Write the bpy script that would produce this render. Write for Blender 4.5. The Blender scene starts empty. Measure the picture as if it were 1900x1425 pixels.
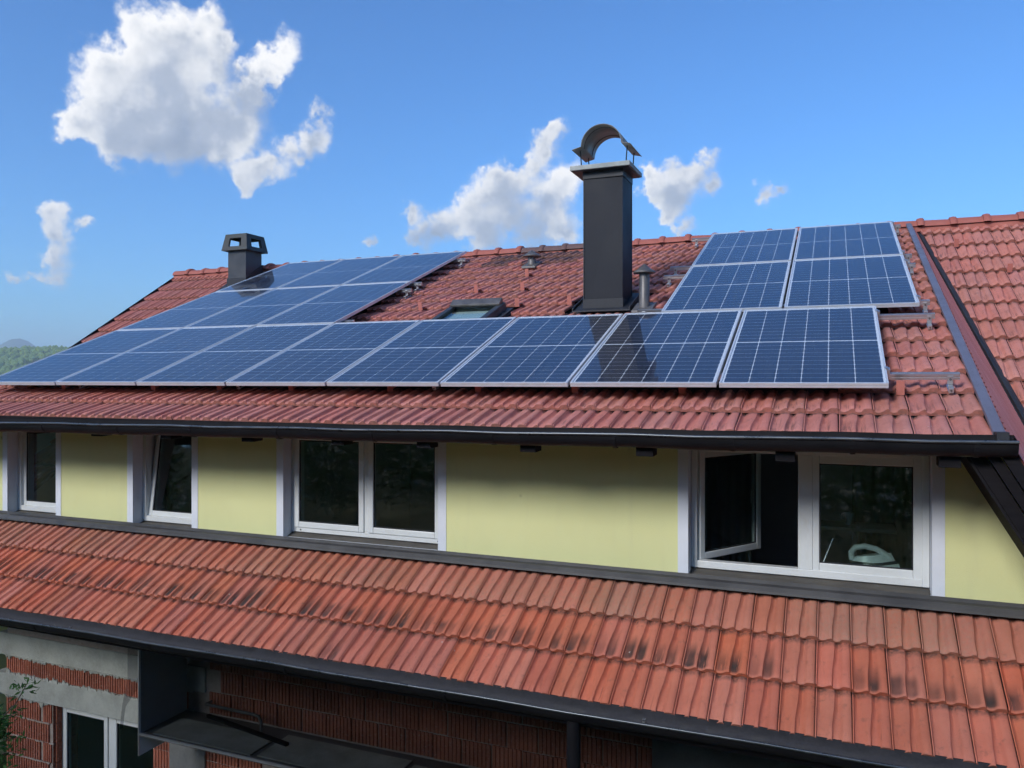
import bpy, math, random
from math import radians, sin, cos, tan, pi
from mathutils import Vector, Matrix, noise

random.seed(7)
SC = bpy.context.scene
COL = SC.collection

# ------------------------------------------------------------------ camera
F_PX, YAW, VH = 1463.47, 0.387333, 705.29          # focal length in pixels of a 1900 px wide frame
cam_d = bpy.data.cameras.new('camera'); cam = bpy.data.objects.new('camera', cam_d); COL.objects.link(cam)
cam_d.sensor_width = 36.0; cam_d.lens = F_PX / 1900 * 36.0
cam_d.shift_y = (VH - 712.5) / 1900.0
cam_d.clip_start = 0.05; cam_d.clip_end = 30000
cam.location = (0, 0, 0); cam.rotation_euler = (pi / 2, 0, YAW)
SC.camera = cam

# ------------------------------------------------------------------ sun, sky, exposure
SUN_AZ, SUN_EL = radians(20), radians(29)          # behind the photographer, a little to the left
SUNV = Vector((-sin(SUN_AZ) * cos(SUN_EL), -cos(SUN_AZ) * cos(SUN_EL), sin(SUN_EL)))
sl = bpy.data.lights.new('sun', 'SUN'); sl.energy = 2.1; sl.angle = radians(17); sl.color = (1.0, 0.975, 0.94)
so = bpy.data.objects.new('sun', sl); COL.objects.link(so); so.location = SUNV * 60
so.rotation_euler = (-SUNV).to_track_quat('-Z', 'Y').to_euler()
SKY_STRENGTH = 0.108
SC.view_settings.view_transform = 'Standard'; SC.view_settings.look = 'None'
SC.view_settings.exposure = 0.72; SC.view_settings.gamma = 1.0; SC.view_settings.use_curve_mapping = False
SC.render.engine = 'CYCLES'
SC.cycles.use_denoising = True; SC.cycles.use_adaptive_sampling = True; SC.cycles.adaptive_threshold = 0.03; SC.cycles.adaptive_min_samples = 16
SC.cycles.max_bounces = 5; SC.cycles.diffuse_bounces = 2; SC.cycles.glossy_bounces = 3; SC.cycles.transmission_bounces = 2; SC.cycles.transparent_max_bounces = 16; SC.cycles.volume_bounces = 1
SC.cycles.caustics_reflective = False; SC.cycles.caustics_refractive = False
SC.cycles.sample_clamp_indirect = 6.0


class NT:
    """small helper to wire shader nodes"""
    def __init__(s, tree): s.t = tree; s.n = tree.nodes; s.l = tree.links
    def node(s, typ, **kw):
        n = s.n.new(typ)
        for k, v in kw.items(): setattr(n, k, v)
        return n
    def put(s, sock, v):
        if hasattr(v, 'is_linked') or hasattr(v, 'links'): s.l.new(v, sock)
        else:
            try: sock.default_value = v
            except Exception: sock.default_value = tuple(v) + (1.0,) if len(v) == 3 else v
    def math(s, op, a, b=None, c=None, clamp=False):
        n = s.node('ShaderNodeMath', operation=op, use_clamp=clamp); s.put(n.inputs[0], a)
        if b is not None: s.put(n.inputs[1], b)
        if c is not None: s.put(n.inputs[2], c)
        return n.outputs[0]
    def vec(s, op, a, b=None, scale=None):
        n = s.node('ShaderNodeVectorMath', operation=op); s.put(n.inputs[0], a)
        if b is not None: s.put(n.inputs[1], b)
        if scale is not None: s.put(n.inputs['Scale'], scale)
        return n.outputs['Value'] if op in ('DISTANCE', 'DOT_PRODUCT', 'LENGTH') else n.outputs['Vector']
    def smooth(s, v, a, b, lo=0.0, hi=1.0):
        n = s.node('ShaderNodeMapRange', interpolation_type='SMOOTHSTEP'); s.put(n.inputs[0], v)
        for i, q in zip((1, 2, 3, 4), (a, b, lo, hi)): s.put(n.inputs[i], q)
        return n.outputs[0]
    def mix(s, f, a, b, mode='MIX'):
        n = s.node('ShaderNodeMix', data_type='RGBA', blend_type=mode); s.put(n.inputs[0], f); s.put(n.inputs[6], a); s.put(n.inputs[7], b)
        return n.outputs[2]
    def noise(s, vec, scale, detail=3.0, rough=0.55, dist=0.0, dims='3D'):
        n = s.node('ShaderNodeTexNoise', noise_dimensions=dims)
        if vec is not None: s.l.new(vec, n.inputs['Vector'])
        n.inputs['Scale'].default_value = scale; n.inputs['Detail'].default_value = detail
        n.inputs['Roughness'].default_value = rough; n.inputs['Distortion'].default_value = dist
        return n.outputs[0]
    def ramp(s, v, stops):
        n = s.node('ShaderNodeValToRGB'); s.put(n.inputs[0], v); e = n.color_ramp.elements
        while len(e) < len(stops): e.new(0.5)
        for i, (p, c) in enumerate(stops): e[i].position = p; e[i].color = tuple(c) + (1.0,)
        return n.outputs[0]
    def xyz(s, v):
        n = s.node('ShaderNodeSeparateXYZ'); s.l.new(v, n.inputs[0]); return n.outputs
    def comb(s, x, y, z):
        n = s.node('ShaderNodeCombineXYZ'); s.put(n.inputs[0], x); s.put(n.inputs[1], y); s.put(n.inputs[2], z); return n.outputs[0]


CY, SY = cos(YAW), sin(YAW)
def ray(u, v):
    t = (u - 950) / F_PX
    return Vector((-SY + CY * t, CY + SY * t, -(v - VH) / F_PX))

# cloud puffs: bearings of the real clouds (u, v in photo pixels -> direction on the sky), angular radius
PUFFS = [
 (285, 72, 78), (345, 60, 66), (212, 125, 74), (300, 145, 100), (395, 110, 56), (385, 22, 38), (418, 72, 32), (190, 200, 62), (250, 235, 92),
 (350, 222, 105), (435, 212, 72), (468, 168, 46), (148, 218, 44), (330, 262, 84), (435, 255, 74), (235, 258, 62), (526, 80, 40), (502, 118, 38), (486, 150, 36),
 (594, 222, 34), (575, 258, 40), (545, 288, 42), (500, 315, 40), (460, 335, 30),
 (106, 395, 30), (116, 436, 38), (110, 476, 36), (100, 512, 30), (152, 412, 22), (28, 515, 20), (66, 505, 20),
 (1036, 236, 26), (1012, 268, 36), (980, 300, 44), (945, 335, 52), (905, 370, 60), (860, 402, 60), (812, 430, 48), (775, 446, 30), (945, 405, 66), (1010, 370, 64), (1050, 330, 52), (990, 432, 50), (1045, 420, 44), (900, 440, 44),
 (1316, 294, 30), (1285, 322, 42), (1245, 345, 44), (1215, 352, 34), (1262, 374, 42), (1322, 346, 32), (1240, 398, 26), (1205, 330, 26),
 (766, 393, 26), (685, 443, 16), (1412, 362, 34), (1446, 352, 24), (1276, 425, 22), (1086, 445, 22),
]

CLUSTERS = [(330, 190), (540, 290), (110, 460), (930, 380), (1265, 350), (766, 393), (685, 443), (1420, 360), (1276, 425), (1086, 445), (1174, 30), (40, 512)]

def build_world():
    w = bpy.data.worlds.new('World'); SC.world = w; w.use_nodes = True
    t = w.node_tree; t.nodes.clear(); k = NT(t)
    sky = k.node('ShaderNodeTexSky', sky_type='NISHITA'); sky.sun_disc = False
    sky.sun_elevation = SUN_EL; sky.sun_rotation = pi + SUN_AZ
    sky.altitude = 300; sky.air_density = 1.15; sky.dust_density = 0.25; sky.ozone_density = 3.5
    tc = k.node('ShaderNodeTexCoord'); d0 = tc.outputs['Generated']
    wob = k.node('ShaderNodeTexNoise'); k.l.new(d0, wob.inputs['Vector']); wob.inputs['Scale'].default_value = 24; wob.inputs['Detail'].default_value = 4; wob.inputs['Roughness'].default_value = 0.62
    d1 = k.vec('ADD', d0, k.vec('SCALE', k.vec('SUBTRACT', wob.outputs['Color'], (0.5, 0.5, 0.5)), scale=0.060))
    tot = None; lsum = None
    LDIR = (Vector((-CY, -SY, 0)) * 0.70 + Vector((0, 0, 0.72))).normalized()      # across the sky towards the sun's side
    pl = k.vec('DOT_PRODUCT', d1, tuple(LDIR))
    for (u, v, r) in PUFFS:
        c = ray(u, v).normalized(); rr = r / F_PX * cam_forward_dot(c) * 1.25
        b = k.math('MULTIPLY_ADD', k.vec('DISTANCE', d1, tuple(c)), -1.0 / rr, 1.0, clamp=True)
        b = k.math('MULTIPLY', b, b)
        tot = b if tot is None else k.math('ADD', tot, b)
        cl = ray(*min(CLUSTERS, key=lambda q: (q[0] - u) ** 2 + (q[1] - v) ** 2)).normalized(); ce = c.lerp(cl, 0.80).dot(LDIR)
        g = k.math('MULTIPLY', b, ce) if lsum is None else k.math('MULTIPLY_ADD', b, ce, lsum)
        lsum = g
    slope = k.math('SUBTRACT', pl, k.math('DIVIDE', lsum, k.math('MAXIMUM', tot, 0.02)))   # >0 on the sunny flank of a puff
    # scattered fair-weather cumulus over the rest of the sky
    s = k.xyz(d0)
    zc = k.math('MAXIMUM', s[2], 0.06)
    pp = k.comb(k.math('DIVIDE', s[0], zc), k.math('DIVIDE', s[1], zc), 3.7)
    gen = k.noise(pp, 0.9, 4, 0.55)
    ahead = tuple(Vector((-SY, CY, 0.3)).normalized())
    away = k.smooth(k.vec('DOT_PRODUCT', d0, ahead), 0.72, 0.5)
    low = k.smooth(s[2], 0.0, 0.12)
    gen = k.math('MULTIPLY', k.math('MULTIPLY', k.smooth(gen, 0.54, 0.74, 0.0, 0.9), away), low)
    base = k.math('ADD', tot, gen)
    fine = k.noise(d0, 24, 7, 0.58)
    fine2 = k.noise(k.vec('ADD', d0, tuple(LDIR * 0.014)), 24, 3, 0.55)
    relief = k.math('SUBTRACT', fine, fine2)
    A = k.math('ADD', base, k.math('MULTIPLY', k.math('MULTIPLY', k.math('SUBTRACT', fine, 0.5), 1.5), k.smooth(base, 0.0, 0.16)))
    body = k.math('ADD', k.math('MULTIPLY_ADD', slope, 6.5, 0.47), k.math('MULTIPLY', relief, 0.9))
    body = k.math('ADD', body, k.math('MULTIPLY', k.math('SUBTRACT', 0.42, k.smooth(A, 0.35, 1.3)), 0.30))
    alpha = k.smooth(A, 0.02, k.smooth(body, 0.22, 0.75, 0.95, 0.50))      # crisp on the sunny flank, feathered on the other
    ccol = k.ramp(body, [(0.05, (0.40, 0.47, 0.60)), (0.38, (0.56, 0.62, 0.73)), (0.62, (0.92, 0.94, 0.97)), (0.90, (1.25, 1.23, 1.20))])
    ccol = k.vec('SCALE', ccol, scale=CLOUD_GAIN / SKY_STRENGTH)
    skyc = k.vec('MULTIPLY', sky.outputs[0], SKY_TINT)
    mix = k.mix(k.math('MULTIPLY', alpha, 0.96), skyc, ccol)
    bg = k.node('ShaderNodeBackground'); t.links.new(mix, bg.inputs[0]); bg.inputs[1].default_value = SKY_STRENGTH
    out = k.node('ShaderNodeOutputWorld'); t.links.new(bg.outputs[0], out.inputs[0])
    w.cycles.sampling_method = 'NONE'

def cam_forward_dot(c):
    return max(0.3, -SY * c.x + CY * c.y)
CLOUD_GAIN = 0.56
SKY_TINT = (0.39, 0.71, 1.06)
build_world()

# ------------------------------------------------------------------ mesh helpers
WORLD = {}
class MB:
    def __init__(s): s.v = []; s.f = []; s.m = []; s.uv = {}; s.cur = 0
    def vert(s, p): s.v.append(tuple(p)); return len(s.v) - 1
    def face(s, idx): s.f.append(tuple(idx)); s.m.append(s.cur)
    def poly(s, pts): s.face([s.vert(p) for p in pts])
    def hexa(s, p):      # 8 points, 0-3 bottom loop, 4-7 top loop
        i = [s.vert(q) for q in p]
        for f in ((3, 2, 1, 0), (4, 5, 6, 7), (0, 1, 5, 4), (1, 2, 6, 5), (2, 3, 7, 6), (3, 0, 4, 7)): s.face([i[j] for j in f])
        return s
    def box(s, x0, x1, y0, y1, z0, z1):
        return s.hexa([(x0, y0, z0), (x1, y0, z0), (x1, y1, z0), (x0, y1, z0), (x0, y0, z1), (x1, y0, z1), (x1, y1, z1), (x0, y1, z1)])
    def tube(s, pts, r, n=10, cap=True, r2=None):
        pts = [Vector(p) for p in pts]; rings = []
        for i, p in enumerate(pts):
            d = (pts[min(i + 1, len(pts) - 1)] - pts[max(i - 1, 0)]).normalized()
            a = d.orthogonal().normalized() if i == 0 else (prev - d * prev.dot(d)).normalized()
            prev = a; b = d.cross(a)
            rad = r if r2 is None else r + (r2 - r) * i / (len(pts) - 1)
            rings.append([s.vert(p + (a * cos(2 * pi * j / n) + b * sin(2 * pi * j / n)) * rad) for j in range(n)])
        for A, B in zip(rings, rings[1:]):
            for j in range(n): s.face((A[j], A[(j + 1) % n], B[(j + 1) % n], B[j]))
        if cap: s.face(rings[0][::-1]); s.face(rings[-1])
        return s
    def lathe(s, prof, c, n=20):
        rings = [[s.vert((c[0] + r * cos(2 * pi * j / n), c[1] + r * sin(2 * pi * j / n), c[2] + z)) for j in range(n)] for r, z in prof]
        for A, B in zip(rings, rings[1:]):
            for j in range(n): s.face((A[j], A[(j + 1) % n], B[(j + 1) % n], B[j]))
        s.face(rings[0][::-1]); s.face(rings[-1]); return s
    def extrude_x(s, prof, x0, x1, closed=True, caps=True):   # prof: (y,z)
        a = [s.vert((x0, y, z)) for y, z in prof]; b = [s.vert((x1, y, z)) for y, z in prof]; n = len(prof)
        for i in range(n if closed else n - 1): j = (i + 1) % n; s.face((a[i], b[i], b[j], a[j]))
        if closed and caps: s.face(a); s.face(b[::-1])
        return s
    def mesh(s, name, mats, smooth=False, bevel=0):
        me = bpy.data.meshes.new(name); me.from_pydata(s.v, [], s.f)
        for m in (mats if isinstance(mats, (list, tuple)) else [mats]): me.materials.append(m)
        if any(s.m): me.polygons.foreach_set('material_index', s.m)
        if smooth: me.polygons.foreach_set('use_smooth', [True] * len(me.polygons))
        me.update()
        if smooth:
            try: me.set_sharp_from_angle(angle=radians(smooth if smooth is not True else 40))
            except Exception: pass
        return me

def link(name, data, parent=None, M=None):
    """object whose world matrix is M (identity if None), whatever its parent"""
    o = bpy.data.objects.new(name, data); COL.objects.link(o)
    M = M or Matrix(); WORLD[o.name] = M
    if parent is not None:
        o.parent = parent; o.matrix_basis = WORLD[parent.name].inverted() @ M
    else: o.matrix_basis = M
    return o
def part(name, mb, mat, parent, M=None, smooth=False, bevel=0):
    o = link(name, mb.mesh(name, mat, smooth), parent, M)
    if bevel: add_bevel(o, bevel)
    return o
def add_bevel(o, w, seg=2):
    b = o.modifiers.new('bevel', 'BEVEL'); b.width = w; b.segments = seg; b.limit_method = 'ANGLE'; b.angle_limit = radians(35)
def tag(o, label, cat, group=None):
    o['label'] = label; o['category'] = cat
    if group: o['group'] = group
    return o
def thing(name, label, cat, M=None, group=None): return tag(link(name, None, None, M), label, cat, group)
def structure(name, mb, mat, smooth=False):
    o = part(name, mb, mat, None, smooth=smooth); o['kind'] = 'structure'; return o
T = lambda x, y, z: Matrix.Translation((x, y, z))

# ------------------------------------------------------------------ materials
def material(name, build):
    m = bpy.data.materials.new(name); m.use_nodes = True; m.node_tree.nodes.clear()
    k = NT(m.node_tree); out = k.node('ShaderNodeOutputMaterial'); sh = build(k)
    if sh is not None: m.node_tree.links.new(sh, out.inputs[0])
    return m, k, out
def principled(k, col, rough=0.6, metal=0.0, spec=0.5, bump=None, bstr=0.3, bdist=0.01, coat=0.0):
    p = k.node('ShaderNodeBsdfPrincipled'); k.put(p.inputs['Base Color'], col if not isinstance(col, tuple) else col + (1.0,))
    k.put(p.inputs['Roughness'], rough); p.inputs['Metallic'].default_value = metal; p.inputs['Specular IOR Level'].default_value = spec
    if coat: p.inputs['Coat Weight'].default_value = coat; p.inputs['Coat Roughness'].default_value = 0.1
    if bump is not None:
        b = k.node('ShaderNodeBump'); b.inputs['Strength'].default_value = bstr; b.inputs['Distance'].default_value = bdist
        k.l.new(bump, b.inputs['Height']); k.l.new(b.outputs[0], p.inputs['Normal'])
    return p.outputs[0]
def worn(name, c1, c2, scale=6.0, rough=(0.5, 0.75), metal=0.0, bump=0.15, fine=60.0, spec=0.5, streak=None):
    def b(k):
        co = k.node('ShaderNodeTexCoord').outputs['Object']
        v = co
        if streak: 
            mp = k.node('ShaderNodeMapping'); k.l.new(co, mp.inputs[0]); mp.inputs['Scale'].default_value = streak; v = mp.outputs[0]
        n = k.noise(v, scale, 6, 0.6); f = k.noise(v, fine, 3, 0.6)
        a = k.math('ADD', k.math('MULTIPLY', n, 0.75), k.math('MULTIPLY', f, 0.25))
        c = k.mix(k.smooth(a, 0.32, 0.68), c1 + (1.0,), c2 + (1.0,))
        r = k.smooth(n, 0.3, 0.7, rough[0], rough[1])
        return principled(k, c, r, metal, spec, bump=f, bstr=bump, bdist=0.004)
    return material(name, b)[0]

def tile_material(name, base, dark, stain, lichen, dust):
    def b(k):
        uvn = k.node('ShaderNodeUVMap'); uvn.uv_map = 'UVMap'; uv = uvn.outputs[0]
        at = k.node('ShaderNodeAttribute'); at.attribute_name = 'rnd'; at.attribute_type = 'GEOMETRY'
        rnd = k.math('FRACT', k.math('ADD', at.outputs['Fac'], k.node('ShaderNodeObjectInfo').outputs['Random']))
        geo = k.node('ShaderNodeNewGeometry'); pos = geo.outputs['Position']
        s = k.xyz(uv)
        n1 = k.noise(pos, 5.0, 5, 0.6); n2 = k.noise(pos, 42.0, 5, 0.65); n3 = k.noise(pos, 1.1, 2, 0.5)
        c = k.mix(k.smooth(n1, 0.3, 0.72), base + (1.0,), dark + (1.0,))
        # each tile fired a little differently
        hsv = k.node('ShaderNodeHueSaturation'); k.l.new(c, hsv.inputs['Color'])
        k.put(hsv.inputs['Hue'], k.math('ADD', 0.497, k.math('MULTIPLY', rnd, 0.006)))
        k.put(hsv.inputs['Value'], k.math('ADD', 0.92, k.math('MULTIPLY', k.math('FRACT', k.math('MULTIPLY', rnd, 7.31)), 0.16)))
        k.put(hsv.inputs['Saturation'], k.math('ADD', 0.93, k.math('MULTIPLY', k.math('FRACT', k.math('MULTIPLY', rnd, 3.7)), 0.1)))
        c = hsv.outputs[0]
        # dust / weathering film
        c = k.mix(k.math('MULTIPLY', k.smooth(k.math('ADD', k.math('MULTIPLY', n3, 0.5), k.math('MULTIPLY', n2, 0.5)), 0.42, 0.66), dust), c, (0.34, 0.23, 0.16, 1.0))
        # dirt that water leaves in the two troughs
        streak = k.noise(k.comb(k.math('MULTIPLY', s[0], 16.0), k.math('MULTIPLY', s[1], 2.2), k.math('MULTIPLY', rnd, 37.0)), 1.0, 5, 0.62)
        p1 = k.math('MULTIPLY', k.smooth(s[0], 0.02, 0.10), k.smooth(s[0], 0.48, 0.28))
        p2 = k.math('MULTIPLY', k.smooth(s[0], 0.43, 0.52), k.smooth(s[0], 0.86, 0.68))
        ra = k.math('FRACT', k.math('MULTIPLY', rnd, 17.7)); rb = k.math('FRACT', k.math('MULTIPLY', rnd, 29.3))
        wide = k.smooth(k.noise(pos, 2.3, 3, 0.6), 0.35, 0.62, 0.55, 1.0)
        pan = k.math('MAXIMUM', k.math('MULTIPLY', p1, k.smooth(ra, 0.05, 0.6, 0.5, 1.0)), k.math('MULTIPLY', p2, k.smooth(rb, 0.05, 0.6, 0.5, 1.0)))
        pan = k.math('MULTIPLY', pan, wide)
        along = k.math('MULTIPLY', k.smooth(s[1], 0.0, 0.06), k.smooth(s[1], k.math('MULTIPLY_ADD', rb, 0.5, 0.4), k.math('MULTIPLY_ADD', ra, 0.25, 0.10)))
        amt = k.math('MULTIPLY', pan, along)
        thr = k.math('SUBTRACT', 0.70 - 0.37 * stain, k.math('MULTIPLY', k.math('FRACT', k.math('MULTIPLY', rnd, 5.13)), 0.26 * stain + 0.0001))
        mask = k.math('MULTIPLY', amt, k.smooth(streak, thr, k.math('ADD', thr, 0.16)))
        c = k.mix(k.math('MULTIPLY', mask, min(1.0, 0.45 + 0.5 * stain)), c, (0.025, 0.027, 0.026, 1.0))
        # faint grime lower in every trough and blotches of lichen
        blot = k.math('MULTIPLY', k.smooth(k.noise(pos, 14.0, 7, 0.72), 0.55, 0.70), lichen)
        c = k.mix(blot, c, (0.075, 0.06, 0.05, 1.0))
        head_shade = k.math('MULTIPLY', k.smooth(s[1], 0.86, 0.99), k.smooth(n2, 0.3, 0.65, 0.25, 0.85))      # shadow line under the next course, painted into the tile colour
        c = k.mix(head_shade, c, (0.05, 0.042, 0.036, 1.0))
        nose = k.smooth(s[1], 0.03, -0.02)
        c = k.mix(k.math('MULTIPLY', nose, k.smooth(n2, 0.35, 0.75, 0.10, 0.65)), c, (0.16, 0.095, 0.07, 1.0))
        # bird lime specks
        vo = k.node('ShaderNodeTexVoronoi'); k.l.new(pos, vo.inputs['Vector']); vo.inputs['Scale'].default_value = 9.0
        sp = k.math('MULTIPLY', k.smooth(vo.outputs['Distance'], 0.075, 0.04), k.smooth(k.noise(pos, 1.7, 2), 0.56, 0.62))
        c = k.mix(k.math('MULTIPLY', sp, 0.7), c, (0.55, 0.5, 0.45, 1.0))
        return principled(k, c, k.smooth(n1, 0.3, 0.7, 0.62, 0.82), 0, 0.35, bump=n2, bstr=0.25, bdist=0.004)
    return material(name, b)[0]

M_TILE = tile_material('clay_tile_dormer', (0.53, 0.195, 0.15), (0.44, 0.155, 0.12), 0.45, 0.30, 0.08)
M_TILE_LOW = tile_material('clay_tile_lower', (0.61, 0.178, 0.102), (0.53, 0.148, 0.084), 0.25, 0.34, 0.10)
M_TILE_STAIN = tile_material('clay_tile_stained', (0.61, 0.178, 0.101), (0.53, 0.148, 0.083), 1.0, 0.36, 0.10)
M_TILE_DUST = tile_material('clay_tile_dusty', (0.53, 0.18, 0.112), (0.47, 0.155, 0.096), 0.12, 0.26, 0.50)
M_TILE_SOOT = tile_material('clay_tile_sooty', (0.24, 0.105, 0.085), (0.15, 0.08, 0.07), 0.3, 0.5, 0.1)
M_RIDGE = worn('clay_ridge', (0.44, 0.135, 0.095), (0.34, 0.10, 0.075), 5, (0.6, 0.8), bump=0.25)
M_RIDGE_SOOT = worn('clay_ridge_soot', (0.19, 0.10, 0.085), (0.12, 0.07, 0.065), 5, (0.6, 0.8), bump=0.25)
M_CLIP = worn('red_metal_clip', (0.50, 0.17, 0.13), (0.42, 0.14, 0.11), 8, (0.4, 0.6))
M_CORR = worn('red_sheet', (0.52, 0.18, 0.155), (0.45, 0.15, 0.13), 3, (0.42, 0.6), bump=0.05)
M_FLASH = worn('violet_grey_sheet', (0.21, 0.205, 0.25), (0.17, 0.165, 0.205), 3, (0.35, 0.5), metal=0.3, bump=0.04)
M_BLACK = worn('black_sheet', (0.018, 0.020, 0.025), (0.032, 0.034, 0.040), 4, (0.45, 0.6), bump=0.05, spec=0.3)
M_GUTTER = worn('dark_gutter', (0.007, 0.007, 0.009), (0.012, 0.011, 0.013), 5, (0.45, 0.6), metal=0.0, spec=0.16, bump=0.05)
M_GUTTER_IN = worn('dirty_gutter_bed', (0.014, 0.014, 0.018), (0.042, 0.040, 0.045), 12, (0.6, 0.9), bump=0.4)
M_SOFFIT = worn('black_timber', (0.010, 0.009, 0.011), (0.018, 0.016, 0.018), 7, (0.6, 0.8), bump=0.2, streak=(1, 8, 8), spec=0.05)
M_DECK = worn('roof_underlay', (0.012, 0.012, 0.014), (0.02, 0.02, 0.022), 8, (0.8, 0.9))
M_CHIM = worn('anthracite_sheet', (0.010, 0.012, 0.018), (0.017, 0.019, 0.026), 2.2, (0.5, 0.62), metal=0.0, bump=0.03, spec=0.22)
M_CHIM2 = worn('weathered_black_sheet', (0.030, 0.034, 0.042), (0.052, 0.056, 0.064), 5, (0.4, 0.6), metal=0.2, bump=0.08)
M_CAPM = worn('black_cap_metal', (0.014, 0.016, 0.018), (0.030, 0.036, 0.034), 6, (0.4, 0.6), metal=0.2, bump=0.1)
M_CONC = worn('grey_concrete', (0.42, 0.43, 0.40), (0.30, 0.31, 0.29), 5, (0.75, 0.9), bump=0.35)
M_CONC_L = worn('pale_concrete', (0.40, 0.41, 0.37), (0.27, 0.28, 0.25), 3.2, (0.75, 0.92), bump=0.4, fine=35)
M_ALU = worn('aluminium', (0.62, 0.63, 0.65), (0.50, 0.51, 0.53), 9, (0.28, 0.42), metal=0.85, bump=0.04)
M_ALU_FR = worn('anodised_frame', (0.66, 0.69, 0.73), (0.58, 0.60, 0.64), 7, (0.34, 0.46), metal=0.35, bump=0.02)
M_GALV = worn('weathered_galvanised', (0.16, 0.155, 0.145), (0.26, 0.25, 0.235), 6, (0.4, 0.6), metal=0.3, bump=0.08)
M_STEEL = worn('zinc_pipe', (0.10, 0.094, 0.092), (0.17, 0.16, 0.155), 8, (0.4, 0.6), metal=0.4, bump=0.1)
M_WHITE = worn('white_pvc', (0.68, 0.70, 0.70), (0.62, 0.64, 0.64), 3, (0.3, 0.42), bump=0.02)
M_TRIM = worn('white_paint_band', (0.70, 0.735, 0.80), (0.64, 0.675, 0.74), 4, (0.7, 0.85), bump=0.25, fine=180)
M_SILL = worn('weathered_sill', (0.055, 0.052, 0.048), (0.11, 0.10, 0.085), 5, (0.5, 0.7), bump=0.15, streak=(1, 7, 7))
M_APRON = worn('grey_apron_sheet', (0.060, 0.060, 0.063), (0.085, 0.084, 0.085), 4, (0.4, 0.55), metal=0.3, bump=0.05)
M_ROOM = worn('room_paint', (0.46, 0.49, 0.52), (0.40, 0.43, 0.46), 2, (0.8, 0.9))
M_CURTAIN = worn('curtain_cloth', (0.16, 0.19, 0.18), (0.12, 0.15, 0.14), 4, (0.8, 0.95))
M_PLASTER = worn('grey_plaster', (0.20, 0.20, 0.19), (0.12, 0.12, 0.115), 4, (0.8, 0.95), bump=0.4)
M_MORTAR = worn('mortar', (0.36, 0.30, 0.26), (0.26, 0.20, 0.17), 14, (0.85, 0.95), bump=0.5)
M_PLY = worn('weathered_plywood', (0.40, 0.37, 0.31), (0.26, 0.24, 0.20), 3.5, (0.6, 0.85), bump=0.2)
M_PANELSHEET = worn('grey_side_sheet', (0.34, 0.36, 0.38), (0.40, 0.42, 0.44), 3, (0.5, 0.65), bump=0.05)
M_IRONW = worn('iron_white_plastic', (0.72, 0.74, 0.76), (0.66, 0.68, 0.70), 4, (0.25, 0.35))
M_IROND = worn('iron_dark_plastic', (0.03, 0.035, 0.045), (0.05, 0.055, 0.065), 4, (0.3, 0.4))

def wall_paint():
    def b(k):
        co = k.node('ShaderNodeNewGeometry').outputs['Position']
        n = k.noise(co, 1.1, 5, 0.55); f = k.noise(co, 150, 3, 0.6); s = k.noise(co, 9, 5, 0.6)
        st = k.noise(k.vec('MULTIPLY', co, (7.0, 7.0, 0.5)), 1.0, 4, 0.6)
        c = k.mix(k.smooth(n, 0.3, 0.7), (0.71, 0.715, 0.365, 1.0), (0.665, 0.67, 0.34, 1.0))
        c = k.mix(k.smooth(st, 0.52, 0.75, 0.0, 0.22), c, (0.54, 0.53, 0.32, 1.0))
        c = k.mix(k.smooth(s, 0.62, 0.8, 0.0, 0.12), c, (0.42, 0.38, 0.20, 1.0))
        vo = k.node('ShaderNodeTexVoronoi'); k.l.new(co, vo.inputs['Vector']); vo.inputs['Scale'].default_value = 1.35
        c = k.mix(k.smooth(vo.outputs['Distance'], 0.035, 0.01, 0.0, 0.5), c, (0.2, 0.18, 0.1, 1.0))
        return principled(k, c, 0.85, 0, 0.25, bump=f, bstr=0.6, bdist=0.004)
    return material('yellow_render', b)[0]
M_WALL = wall_paint()

def brick_mat():
    def b(k):
        co = k.node('ShaderNodeNewGeometry').outputs['Position']; rnd = k.node('ShaderNodeObjectInfo').outputs['Random']
        n = k.noise(co, 7, 5, 0.6); f = k.noise(co, 60, 4, 0.65)
        c = k.mix(k.smooth(n, 0.3, 0.7), (0.36, 0.115, 0.068, 1.0), (0.27, 0.085, 0.052, 1.0))
        h = k.node('ShaderNodeHueSaturation'); k.l.new(c, h.inputs['Color']); k.put(h.inputs['Value'], k.math('ADD', 0.8, k.math('MULTIPLY', rnd, 0.4)))
        c = k.mix(k.smooth(f, 0.52, 0.74, 0.0, 0.55), h.outputs[0], (0.5, 0.42, 0.36, 1.0))
        return principled(k, c, 0.85, 0, 0.3, bump=f, bstr=0.4, bdist=0.004)
    return material('hollow_clay_block', b)[0]
M_BRICK = brick_mat()

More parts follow.
